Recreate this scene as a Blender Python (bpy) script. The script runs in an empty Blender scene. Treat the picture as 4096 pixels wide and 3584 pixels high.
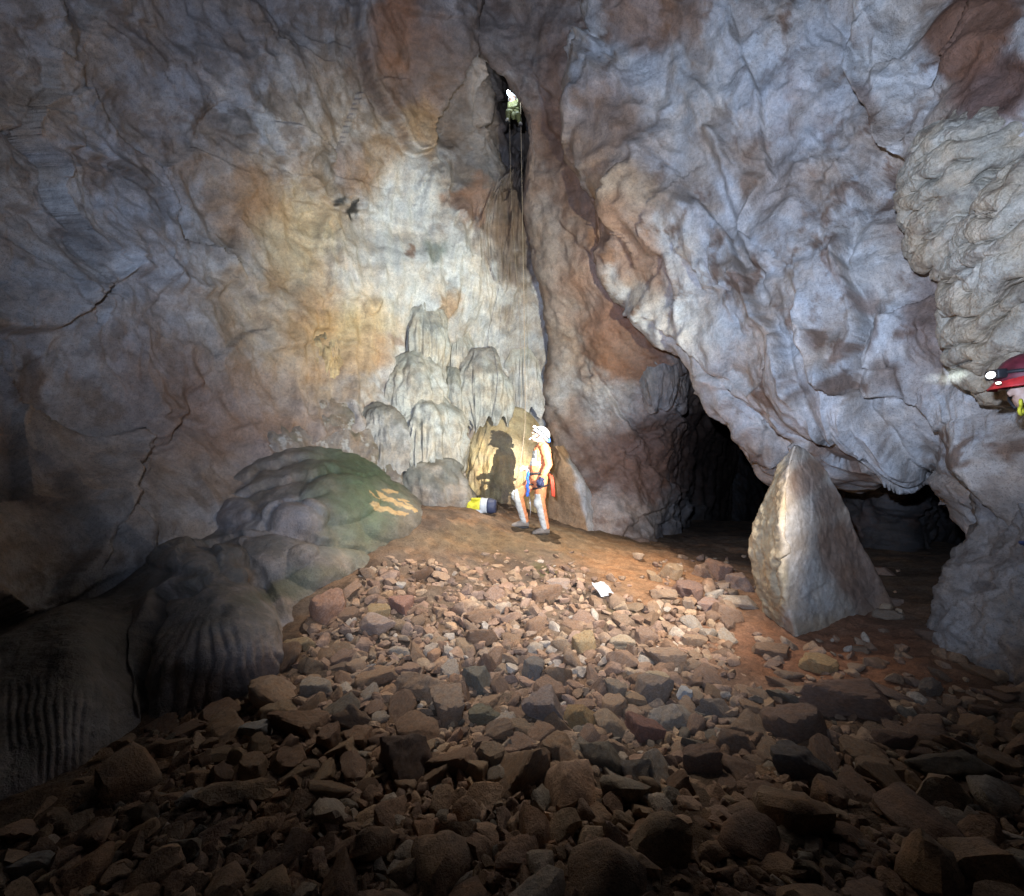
import bpy, math, random
import numpy as np
from mathutils import Vector, Matrix

# ------------------------------------------------------------------ camera, world, light, exposure
scene = bpy.context.scene
COL = scene.collection
F = 470.0                      # focal length in pixels of the 1024 x 896 frame
CX, CY = 512.0, 448.0
CAM = np.array([0.0, 0.0, 1.55])
PITCH = math.atan(22.0 / F)
FWD = np.array([0.0, math.cos(PITCH), math.sin(PITCH)])
UP = np.array([0.0, -math.sin(PITCH), math.cos(PITCH)])
RIGHT = np.array([1.0, 0.0, 0.0])

cam_data = bpy.data.cameras.new('camera')
cam_data.sensor_width = 36.0
cam_data.lens = F / 1024.0 * 36.0
cam_data.clip_start = 0.02
cam_data.clip_end = 200.0
cam = bpy.data.objects.new('camera', cam_data)
COL.objects.link(cam)
cam.location = CAM
cam.rotation_euler = (math.radians(90) + PITCH, 0, 0)
scene.camera = cam

world = bpy.data.worlds.new('World')
scene.world = world
world.use_nodes = True
bg = world.node_tree.nodes['Background']
bg.inputs['Color'].default_value = (0.010, 0.010, 0.013, 1)   # no sky reaches the chamber
bg.inputs['Strength'].default_value = 0.25

vs = scene.view_settings
vs.view_transform = 'Standard'
vs.look = 'None'
vs.exposure = 0.0
vs.gamma = 1.0
vs.use_curve_mapping = False

scene.render.engine = 'CYCLES'
cy = scene.cycles
cy.max_bounces = 5
cy.diffuse_bounces = 3
cy.glossy_bounces = 2
cy.transmission_bounces = 2
cy.volume_bounces = 0
cy.caustics_reflective = False
cy.caustics_refractive = False
cy.use_denoising = True
cy.use_adaptive_sampling = True
cy.adaptive_threshold = 0.02
cy.sample_clamp_indirect = 3.0
cy.use_light_tree = True


def P(px, py, d):
    """Point that appears at pixel (px, py) of the photograph, d metres along the view axis."""
    return CAM + d * (FWD + (px - CX) / F * RIGHT + (CY - py) / F * UP)


def project(p):
    q = p - CAM
    d = q @ FWD
    d = np.where(np.abs(d) < 0.05, 0.05, d)
    return np.stack([CX + F * (q @ RIGHT) / d, CY - F * (q @ UP) / d], -1)


def spot(name, loc, target, power, color, angle, blend, radius):
    l = bpy.data.lights.new(name, 'SPOT')
    l.energy = power
    l.color = color
    l.spot_size = math.radians(angle)
    l.spot_blend = blend
    l.shadow_soft_size = radius
    o = bpy.data.objects.new(name, l)
    COL.objects.link(o)
    o.location = loc
    o.rotation_euler = (Vector(target) - Vector(loc)).to_track_quat('-Z', 'Y').to_euler()
    return o


# lamps of the four cavers: the one at the side of the picture, the photographer, the one on the ground, the one on the rope
LAMP_SIDE = P(984.0, 377.5, 2.38)
spot('side_caver_headlamp_light', LAMP_SIDE, P(452, 318, 8.5), 2500, (0.95, 1.0, 0.84), 66, 1.0, 0.012)
spot('side_caver_headlamp_beam', LAMP_SIDE, P(541, 458, 7.2), 5600, (1.0, 0.98, 0.92), 11.5, 1.0, 0.012)
spot('side_caver_headlamp_flood', LAMP_SIDE, P(535, 532, 6.0), 1050, (1.0, 0.92, 0.84), 80, 1.0, 0.012)
spot('photographer_headlamp_light', CAM + np.array([-0.25, -0.10, 0.40]), P(565, 228, 5.8), 2250, (0.56, 0.70, 1.0), 124, 1.0, 0.03)

# ------------------------------------------------------------------ numeric helpers
rng = np.random.default_rng(7)
PERM = np.concatenate([rng.permutation(256)] * 3).astype(np.int32)
GRAD = rng.normal(size=(256, 3)).astype(np.float32)
GRAD /= np.linalg.norm(GRAD, axis=1, keepdims=True)


def perlin(p):
    p = np.asarray(p, np.float32)
    i = np.floor(p).astype(np.int32)
    f = p - i
    u = f * f * f * (f * (f * 6 - 15) + 10)
    i &= 255
    out = 0
    for dx in (0, 1):
        for dy in (0, 1):
            for dz in (0, 1):
                h = PERM[PERM[PERM[(i[..., 0] + dx) & 255] + ((i[..., 1] + dy) & 255)] + ((i[..., 2] + dz) & 255)]
                g = GRAD[h]
                dot = g[..., 0] * (f[..., 0] - dx) + g[..., 1] * (f[..., 1] - dy) + g[..., 2] * (f[..., 2] - dz)
                w = (u[..., 0] if dx else 1 - u[..., 0]) * (u[..., 1] if dy else 1 - u[..., 1]) * (u[..., 2] if dz else 1 - u[..., 2])
                out = out + dot * w
    return out * 1.5


def fbm(p, scale=1.0, octaves=4, gain=0.5, seed=0.0):
    p = np.asarray(p) * scale + seed * 17.31
    a, s, out = 1.0, 1.0, 0.0
    for _ in range(octaves):
        out = out + a * perlin(p * s)
        a *= gain
        s *= 2.03
    return out


def ridged(p, scale=1.0, octaves=4, gain=0.5, seed=0.0):
    p = np.asarray(p) * scale + seed * 11.7
    a, s, out = 1.0, 1.0, 0.0
    for _ in range(octaves):
        out = out + a * (1 - 2.2 * np.abs(perlin(p * s)))
        a *= gain
        s *= 2.03
    return out


def facets(p, scale=1.0, seed=0, tilt=0.5):
    """Broken-rock relief: each cell of a jittered lattice is a tilted plane."""
    p = np.asarray(p, np.float32) * scale + seed * 5.7
    i = np.floor(p).astype(np.int32)
    best = np.full(p.shape[:-1], 9e9, np.float32)
    val = np.zeros(p.shape[:-1], np.float32)
    for dx in (-1, 0, 1):
        for dy in (-1, 0, 1):
            for dz in (-1, 0, 1):
                c = i + np.array([dx, dy, dz])
                cc = c & 255
                h = PERM[PERM[PERM[cc[..., 0]] + cc[..., 1]] + cc[..., 2]]
                ctr = c + 0.5 + 0.45 * GRAD[h]
                q = p - ctr
                dd = (q * q).sum(-1)
                v = (q * GRAD[(h + 77) & 255]).sum(-1) * tilt + (GRAD[(h + 31) & 255][..., 0]) * 0.35
                m = dd < best
                best = np.where(m, dd, best)
                val = np.where(m, v, val)
    return val / scale


def sstep(a, b, x):
    t = np.clip((x - a) / (b - a), 0, 1)
    return t * t * (3 - 2 * t)


def aniso(p, angle, stretch):
    """World points with the x-z plane turned by angle (deg, from x towards z) and squeezed along it."""
    c, s = math.cos(math.radians(angle)), math.sin(math.radians(angle))
    a = p[..., 0] * c + p[..., 2] * s
    b = -p[..., 0] * s + p[..., 2] * c
    return np.stack([a / stretch, p[..., 1] * 0.8, b], -1)


def crom(n_ctrl, counts):
    """Catmull-Rom weight matrix: counts[i] samples on segment i."""
    rows = []
    for s in range(n_ctrl - 1):
        n = counts[s]
        last = s == n_ctrl - 2
        for k in range(n + (1 if last else 0)):
            t = k / n
            w = np.zeros(n_ctrl)
            b = [-.5 * t + t * t - .5 * t ** 3, 1 - 2.5 * t * t + 1.5 * t ** 3, .5 * t + 2 * t * t - 1.5 * t ** 3, -.5 * t * t + .5 * t ** 3]
            for j, bb in zip((s - 1, s, s + 1, s + 2), b):
                w[min(max(j, 0), n_ctrl - 1)] += bb
            rows.append(w)
    return np.array(rows)


def poly_sd(uv, pts):
    """Signed pixel distance to a polyline; positive on the left-hand side when walking along it (y down)."""
    best = np.full(uv.shape[:-1], 1e9)
    sd = np.zeros(uv.shape[:-1])
    pts = np.asarray(pts, float)
    for a, b in zip(pts[:-1], pts[1:]):
        ab = b - a
        t = np.clip(((uv - a) @ ab) / (ab @ ab), 0, 1)
        q = uv - (a + t[..., None] * ab)
        d = np.sqrt((q * q).sum(-1))
        cr = ab[0] * (uv[..., 1] - a[1]) - ab[1] * (uv[..., 0] - a[0])
        m = d < best
        best = np.where(m, d, best)
        sd = np.where(m, np.where(cr < 0, d, -d), sd)
    return sd


def inpoly(uv, poly):
    x, y = uv[..., 0], uv[..., 1]
    inside = np.zeros(x.shape, bool)
    n = len(poly)
    j = n - 1
    for i in range(n):
        xi, yi = poly[i]
        xj, yj = poly[j]
        c = ((yi > y) != (yj > y)) & (x < (xj - xi) * (y - yi) / (yj - yi + 1e-9) + xi)
        inside ^= c
        j = i
    return inside


def poly_mask(uv, poly, soft):
    """1 inside the polygon, 0 outside, soft edge in pixels."""
    pts = list(poly) + [poly[0]]
    d = np.abs(poly_sd(uv, pts))
    s = np.where(inpoly(uv, poly), d, -d)
    return sstep(-soft, soft, s)


# ------------------------------------------------------------------ object helpers
def tag(o, label=None, cat=None, group=None, kind=None):
    if label:
        o['label'] = label
    if cat:
        o['category'] = cat
    if group:
        o['group'] = group
    if kind:
        o['kind'] = kind
    return o


def np_mesh(name, verts, faces, mats, smooth=True, color=None, mat_index=None):
    """verts (N,3); faces (M,3|4) array, or a list of such arrays."""
    verts = np.ascontiguousarray(verts, np.float32)
    fl = faces if isinstance(faces, list) else [faces]
    fl = [np.asarray(f, np.int32) for f in fl if len(f)]
    me = bpy.data.meshes.new(name)
    me.vertices.add(len(verts))
    me.vertices.foreach_set('co', verts.ravel())
    loops = np.concatenate([f.ravel() for f in fl])
    sizes = np.concatenate([np.full(len(f), f.shape[1], np.int32) for f in fl])
    me.loops.add(len(loops))
    me.loops.foreach_set('vertex_index', loops)
    me.polygons.add(len(sizes))
    me.polygons.foreach_set('loop_start', (np.cumsum(sizes) - sizes).astype(np.int32))
    me.polygons.foreach_set('use_smooth', np.full(len(sizes), bool(smooth)))
    for m in (mats if isinstance(mats, (list, tuple)) else [mats]):
        me.materials.append(m)
    if mat_index is not None:
        me.polygons.foreach_set('material_index', np.asarray(mat_index, np.int32))
    if color is not None:
        a = me.color_attributes.new('tint', 'FLOAT_COLOR', 'POINT')
        c = np.ones((len(verts), 4), np.float32)
        c[:, :3] = color
        a.data.foreach_set('color', c.ravel())
    me.update()
    me.validate()
    return me


def link(name, me, parent=None):
    o = bpy.data.objects.new(name, me)
    COL.objects.link(o)
    if parent is not None:
        o.parent = parent
    return o


def empty(name, loc=(0, 0, 0), rz=0.0):
    o = bpy.data.objects.new(name, None)
    o.empty_display_size = 0.1
    COL.objects.link(o)
    o.location = loc
    o.rotation_euler = (0, 0, rz)
    return o


def grid_faces(nr, nc, wrap=False):
    r = np.arange(nr - 1)[:, None]
    c = np.arange(nc if wrap else nc - 1)[None, :]
    c2 = (c + 1) % nc
    a = r * nc + c
    b = r * nc + c2
    return np.stack([a + 0 * b, b, b + nc, a + nc], -1).reshape(-1, 4)


def grid_normals(g, wrap=False):
    du = np.gradient(g, axis=0)
    if wrap:
        dv = (np.roll(g, -1, 1) - np.roll(g, 1, 1)) * .5
    else:
        dv = np.gradient(g, axis=1)
    n = np.cross(du, dv)
    l = np.linalg.norm(n, axis=-1, keepdims=True)
    return n / np.maximum(l, 1e-9)


# ------------------------------------------------------------------ materials
def nodes_of(m):
    m.use_nodes = True
    nt = m.node_tree
    return nt, nt.nodes, nt.links, nt.nodes['Principled BSDF']


def rock_material(name, source='tint', rough=(0.5, 0.9), bump=(0.5, 0.02), scale=1.0, contrast=0.55, speck=0.4, spec=0.35):
    """Weathered limestone: tint attribute (or object colour) varied by several noises, with fine relief."""
    m = bpy.data.materials.new(name)
    nt, N, L, bs = nodes_of(m)
    tc = N.new('ShaderNodeTexCoord')
    if source == 'tint':
        a = N.new('ShaderNodeAttribute')
        a.attribute_name = 'tint'
        base = a.outputs['Color']
    else:
        a = N.new('ShaderNodeObjectInfo')
        base = a.outputs['Color']

    def noise(sc, det, rg=0.6, dist=0.0):
        n = N.new('ShaderNodeTexNoise')
        n.inputs['Scale'].default_value = sc * scale
        n.inputs['Detail'].default_value = det
        n.inputs['Roughness'].default_value = rg
        n.inputs['Distortion'].default_value = dist
        L.new(tc.outputs['Object'], n.inputs['Vector'])
        return n

    def mapr(sock, a0, a1, b0, b1):
        r = N.new('ShaderNodeMapRange')
        r.inputs['From Min'].default_value = a0
        r.inputs['From Max'].default_value = a1
        r.inputs['To Min'].default_value = b0
        r.inputs['To Max'].default_value = b1
        L.new(sock, r.inputs['Value'])
        return r.outputs['Result']

    def mul(c, f):
        x = N.new('ShaderNodeMix')
        x.data_type = 'RGBA'
        x.blend_type = 'MULTIPLY'
        x.inputs['Factor'].default_value = 1
        L.new(c, x.inputs['A'])
        L.new(f, x.inputs['B'])
        return x.outputs['Result']
    n1 = noise(5, 8, 0.62, 0.4)
    n2 = noise(26, 6, 0.65)
    n3 = noise(90, 4, 0.6)
    v1 = mapr(n1.outputs['Fac'], 0.25, 0.75, 1 - contrast * .7, 1 + contrast * .7)
    v2 = mapr(n2.outputs['Fac'], 0.25, 0.75, 1 - contrast * .6, 1 + contrast * .6)
    c = mul(base, v1)
    c = mul(c, v2)
    sp = mapr(n3.outputs['Fac'], 0.36, 0.46, 1 - speck, 1)
    c = mul(c, sp)
    # slight warm / cool drift of the hue
    n4 = noise(2.2, 5)
    hue = N.new('ShaderNodeMix')
    hue.data_type = 'RGBA'
    hue.blend_type = 'MULTIPLY'
    L.new(mapr(n4.outputs['Fac'], 0.4, 0.65, 0, .7), hue.inputs['Factor'])
    L.new(c, hue.inputs['A'])
    hue.inputs['B'].default_value = (1.05, 0.86, 0.68, 1)
    L.new(hue.outputs['Result'], bs.inputs['Base Color'])
    L.new(mapr(n2.outputs['Fac'], 0.3, 0.7, rough[0], rough[1]), bs.inputs['Roughness'])
    bs.inputs['Specular IOR Level'].default_value = spec
    b1 = N.new('ShaderNodeBump')
    b1.inputs['Strength'].default_value = bump[0]
    b1.inputs['Distance'].default_value = bump[1] * 2.2
    L.new(n2.outputs['Fac'], b1.inputs['Height'])
    b2 = N.new('ShaderNodeBump')
    b2.inputs['Strength'].default_value = bump[0]
    b2.inputs['Distance'].default_value = bump[1] * .5
    L.new(n3.outputs['Fac'], b2.inputs['Height'])
    L.new(b1.outputs['Normal'], b2.inputs['Normal'])
    out = b2.outputs['Normal']
    L.new(out, bs.inputs['Normal'])
    return m


def cloth(name, col, rough=0.75, vary=0.25, scale=30.0, metallic=0.0, bump=0.003):
    m = bpy.data.materials.new(name)
    nt, N, L, bs = nodes_of(m)
    tc = N.new('ShaderNodeTexCoord')
    n = N.new('ShaderNodeTexNoise')
    n.inputs['Scale'].default_value = scale
    n.inputs['Detail'].default_value = 5
    L.new(tc.outputs['Object'], n.inputs['Vector'])
    r = N.new('ShaderNodeMapRange')
    r.inputs['From Min'].default_value = .3
    r.inputs['From Max'].default_value = .7
    r.inputs['To Min'].default_value = 1 - vary
    r.inputs['To Max'].default_value = 1 + vary * .4
    L.new(n.outputs['Fac'], r.inputs['Value'])
    x = N.new('ShaderNodeMix')
    x.data_type = 'RGBA'
    x.blend_type = 'MULTIPLY'
    x.inputs['Factor'].default_value = 1
    x.inputs['A'].default_value = (*col, 1)
    L.new(r.outputs['Result'], x.inputs['B'])
    L.new(x.outputs['Result'], bs.inputs['Base Color'])
    bs.inputs['Roughness'].default_value = rough
    bs.inputs['Metallic'].default_value = metallic
    b = N.new('ShaderNodeBump')
    b.inputs['Strength'].default_value = .6
    b.inputs['Distance'].default_value = bump
    L.new(n.outputs['Fac'], b.inputs['Height'])
    L.new(b.outputs['Normal'], bs.inputs['Normal'])
    return m


def glow(name, col, strength):
    m = bpy.data.materials.new(name)
    nt, N, L, bs = nodes_of(m)
    bs.inputs['Base Color'].default_value = (.8, .8, .8, 1)
    bs.inputs['Emission Color'].default_value = (*col, 1)
    bs.inputs['Emission Strength'].default_value = strength
    return m


M_WALL = rock_material('limestone', bump=(0.48, 0.018), contrast=0.45, speck=.35)
M_FLOW = rock_material('flowstone', rough=(0.35, 0.75), bump=(0.55, 0.018), scale=1.4, contrast=0.45, speck=0.3, spec=0.45)
M_FLOOR = rock_material('cave_clay', rough=(0.75, 1.0), bump=(0.8, 0.02), scale=1.6, contrast=0.6, speck=0.5, spec=0.2)
M_STONE = rock_material('scree_stone', source='object', rough=(0.6, 0.95), bump=(0.6, 0.012), scale=1.8, contrast=0.55, speck=0.35, spec=0.25)
M_RUBBLE = rock_material('scree_rubble', rough=(0.65, 0.95), bump=(0.6, 0.012), scale=1.8, contrast=0.5, speck=0.35, spec=0.25)

# base colours of the rock (linear)
PALE = (0.40, 0.385, 0.37)
WHITE = (0.55, 0.54, 0.51)
GREY = (0.25, 0.24, 0.23)
DARK = (0.085, 0.078, 0.07)
BROWN = (0.175, 0.105, 0.072)
RUST = (0.215, 0.115, 0.07)
OCHRE = (0.37, 0.235, 0.12)
TAN = (0.33, 0.25, 0.17)
YELLOW = (0.47, 0.37, 0.17)
GREEN = (0.075, 0.085, 0.045)
OLIVE = (0.30, 0.275, 0.215)


def mixc(c, col, a):
    return c + (np.asarray(col) - c) * a[..., None]


def stains(c, uv, wp, items, warp=14.0):  # patches of real stain, plus painted shade and flare
    """items: (colour, px, py, rx, ry, turn deg, softness 0-1, strength)"""
    w1 = fbm(wp, 1.6, 4, .6, seed=3)
    w2 = fbm(wp, 1.6, 4, .6, seed=8)
    u = uv[..., 0] + warp * w1
    v = uv[..., 1] + warp * w2
    for col, px, py, rx, ry, rot, soft, st in items:
        cr, sr = math.cos(math.radians(rot)), math.sin(math.radians(rot))
        a = ((u - px) * cr + (v - py) * sr) / rx
        b = (-(u - px) * sr + (v - py) * cr) / ry
        r = np.sqrt(a * a + b * b)
        c = mixc(c, col, st * (1 - sstep(1 - soft, 1 + soft, r)))
    return c


def steps(uv, wp, lines, warp=5.0):
    """Ledges and cracks: (points, height m, width px, reach px, groove m); the left-hand side stands proud."""
    w1 = fbm(wp, 2.5, 3, .6, seed=13)
    w2 = fbm(wp, 2.5, 3, .6, seed=18)
    q = np.stack([uv[..., 0] + warp * w1, uv[..., 1] + warp * w2], -1)
    out = np.zeros(uv.shape[:-1])
    for pts, amp, width, reach, groove in lines:
        pts = np.asarray(pts, float)
        lo, hi = pts.min(0) - 4 * reach, pts.max(0) + 4 * reach
        m = (q[..., 0] > lo[0]) & (q[..., 0] < hi[0]) & (q[..., 1] > lo[1]) & (q[..., 1] < hi[1])
        if not m.any():
            continue
        sd = poly_sd(q[m], pts)
        # fade towards both ends of the line
        d0 = np.linalg.norm(q[m] - pts[0], axis=-1)
        d1 = np.linalg.norm(q[m] - pts[-1], axis=-1)
        fade = sstep(0, reach * .8, np.minimum(d0, d1)) * .8 + .2
        k = np.where(sd > 0, np.exp(-np.abs(sd) / reach), -.35 * np.exp(-np.abs(sd) / (reach * .5)))
        k = k * np.minimum(1, np.abs(sd) / width)
        out[m] += fade * (amp * k - groove * np.exp(-(sd / width) ** 2))
    return out


DEPTH = {}


def wall_depth(px, py, name='cave_wall_back', reach=5):
    q, d = DEPTH[name]
    m = (np.abs(q[:, 0] - px) < reach) & (np.abs(q[:, 1] - py) < reach)
    return float(np.median(d[m])) if m.any() else 9.0


def sheet(name, net, spacing, detail, paint, mat, label=None, cat=None, group=None):
    """net: rows of (px, py, depth). Smooth surface through them, then relief along the normals."""
    net = np.array(net, float)
    W = P3(net)
    nr, nc = W.shape[:2]
    uv0 = net[..., :2]

    def counts(axis):
        d = np.linalg.norm(np.diff(uv0, axis=axis), axis=-1)
        w = np.linalg.norm(np.diff(W, axis=axis), axis=-1) * 40
        d = np.maximum(d.max(axis=1 - axis), np.minimum(w.max(axis=1 - axis), 130))
        k = 1 - axis                                     # pixel coordinate that runs along this axis
        c = uv0[..., k]
        lo, hi = (c[:-1].min(1), c[1:].max(1)) if axis == 0 else (c[:, :-1].min(0), c[:, 1:].max(0))
        lim = 1024 if k == 0 else 896
        off = (hi <= 2) | (lo >= lim)                     # wholly outside the picture: coarser
        return np.maximum(2, np.ceil(d / np.where(off, spacing * 5, spacing))).astype(int)
    A = crom(nr, counts(0))
    B = crom(nc, counts(1))
    g = np.einsum('ij,jkc,lk->ilc', A, W, B)
    n = grid_normals(g)
    if ((CAM - g) * n).sum(-1).mean() < 0:
        n = -n
    uv = project(g.reshape(-1, 3)).reshape(g.shape[0], g.shape[1], 2)
    h = detail(g, uv)
    g2 = g + n * h[..., None]
    DEPTH[name] = (project(g2.reshape(-1, 3)), (g2.reshape(-1, 3) - CAM) @ FWD)
    c = paint(g, uv, h)
    me = np_mesh(name, g2.reshape(-1, 3), grid_faces(*g.shape[:2]), mat, True, np.clip(c.reshape(-1, 3), .004, .8))
    o = link(name, me)
    tag(o, label, cat, group, None if cat else 'structure')
    return o


def P3(net):
    px, py, d = net[..., 0], net[..., 1], net[..., 2]
    return CAM + d[..., None] * (FWD + ((px - CX) / F)[..., None] * RIGHT + ((CY - py) / F)[..., None] * UP)


# ------------------------------------------------------------------ the chamber: floor
def tps(pts, vals):
    n = len(pts)
    d = np.linalg.norm(pts[:, None] - pts[None], axis=-1)
    K = d * d * np.log(d + 1e-9)
    A = np.zeros((n + 3, n + 3))
    A[:n, :n] = K + np.eye(n) * 0.02
    A[:n, n] = 1
    A[:n, n + 1:] = pts
    A[n, :n] = 1
    A[n + 1:, :n] = pts.T
    w = np.linalg.solve(A, np.concatenate([vals, np.zeros(3)]))
    return w


G_PIX = [(0, 896, 0), (512, 896, 0), (1024, 896, .06), (250, 800, 0), (512, 780, 0), (800, 780, .02), (1000, 760, .08),
         (300, 700, .06), (512, 700, .03), (700, 700, .05), (860, 700, .08), (960, 680, .15), (400, 640, .14), (512, 640, .12),
         (640, 640, .12), (800, 632, .12), (930, 640, .18), (330, 600, .32), (430, 600, .27), (512, 590, .28), (620, 590, .26),
         (720, 590, .2), (900, 590, .2), (380, 555, .55), (440, 555, .50), (512, 555, .44), (600, 555, .37), (660, 553, .33),
         (720, 560, .25), (870, 548, .26), (950, 550, .25), (430, 522, .84), (180, 700, .0), (235, 690, .0), (110, 730, .0), (270, 668, .06), (480, 508, .92), (520, 527, .67), (545, 534, .58), (590, 530, .5)]
gp, gz = [], []
for px, py, z in G_PIX:
    q = P(px, py, 1.0) - CAM
    d = (z - CAM[2]) / q[2]
    w = CAM + q * d
    gp.append(w[:2])
    gz.append(z)
for x, y, z in [(2.5, 9, .25), (0, 10.5, 1.0), (-3, 8.5, 1.0), (4.5, 9, .25), (3, 12, .2), (0, 0, 0), (-3, 0, 0), (3, 0, .08), (0, -4, 0), (7, -3, .1), (-7, -3, .1), (6, 4, .2), (-5, 4, .1), (-3.1, 4.3, .08), (-3.2, 3.3, 0), (-2.6, 2.8, 0), (-3.6, 2.2, 0)]:
    gp.append(np.array([x, y], float))
    gz.append(z)
G_PTS, G_W = np.array(gp), tps(np.array(gp), np.array(gz))


def ground_z(x, y):
    q = np.stack([np.asarray(x, float), np.asarray(y, float)], -1)
    sh = q.shape[:-1]
    q = q.reshape(-1, 2)
    out = np.empty(len(q))
    for i in range(0, len(q), 20000):
        s = q[i:i + 20000]
        d = np.linalg.norm(s[:, None] - G_PTS[None], axis=-1)
        out[i:i + 20000] = (d * d * np.log(d + 1e-9)) @ G_W[:-3] + G_W[-3] + s @ G_W[-2:]
    return out.reshape(sh)


def ground_hit(px, py):
    q = P(px, py, 1.0) - CAM
    ds = np.linspace(1.0, 13, 1200)
    pts = CAM + ds[:, None] * q
    under = pts[:, 2] < ground_z(pts[:, 0], pts[:, 1])
    k = int(np.argmax(under)) if under.any() else len(ds) - 1
    return pts[k], ds[k]


def build_floor():
    xs = np.concatenate([np.linspace(-8, -3.2, 30)[:-1], np.linspace(-3.2, 4.2, 330), np.linspace(4.2, 8, 24)[1:]])
    ys = np.concatenate([np.linspace(-4, 1.2, 24)[:-1], np.linspace(1.2, 9.2, 380), np.linspace(9.2, 14, 24)[1:]])
    X, Y = np.meshgrid(xs, ys)
    Z = ground_z(X, Y)
    p = np.stack([X, Y, Z], -1)
    Z = Z + .035 * fbm(p, 1.3, 3, seed=1) + .022 * fbm(p, 5, 4, .55, seed=2) + .05 * np.maximum(facets(p * np.array([1, 1, .2]), 5, 3, .5), -.05)
    p[..., 2] = Z
    uv = project(p.reshape(-1, 3)).reshape(*X.shape, 2)
    c = np.zeros(p.shape) + np.array((0.185, 0.135, 0.095))
    c = mixc(c, (.115, .085, .062), sstep(-.3, .5, fbm(p, 1.1, 4, .6, seed=5)))
    c = mixc(c, (.28, .18, .11), .7 * sstep(.1, .6, fbm(p, 2.3, 4, .6, seed=6)))
    c = stains(c, uv, p, [((.42, .235, .11), 636, 566, 55, 22, 12, .6, .75), ((.33, .16, .09), 830, 655, 130, 45, 8, .8, .85), ((.34, .19, .10), 690, 585, 70, 26, 8, .8, .7),
                          ((.22, .16, .085), 520, 540, 120, 14, 0, .7, .6), ((.10, .10, .04), 548, 572, 18, 6, 20, .6, .7), ((.10, .10, .04), 620, 612, 16, 7, 10, .6, .6)], warp=10)
    me = np_mesh('cave_floor', p.reshape(-1, 3), grid_faces(*X.shape), M_FLOOR, True, c.reshape(-1, 3))
    tag(link('cave_floor', me), 'brown clay and rubble floor of the cave chamber', None, None, 'structure')


build_floor()


# ------------------------------------------------------------------ the chamber: walls
def rows(pxs, table):
    return [[(px, py, d) for px, d in zip(pxs, ds)] for py, ds in table]


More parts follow.
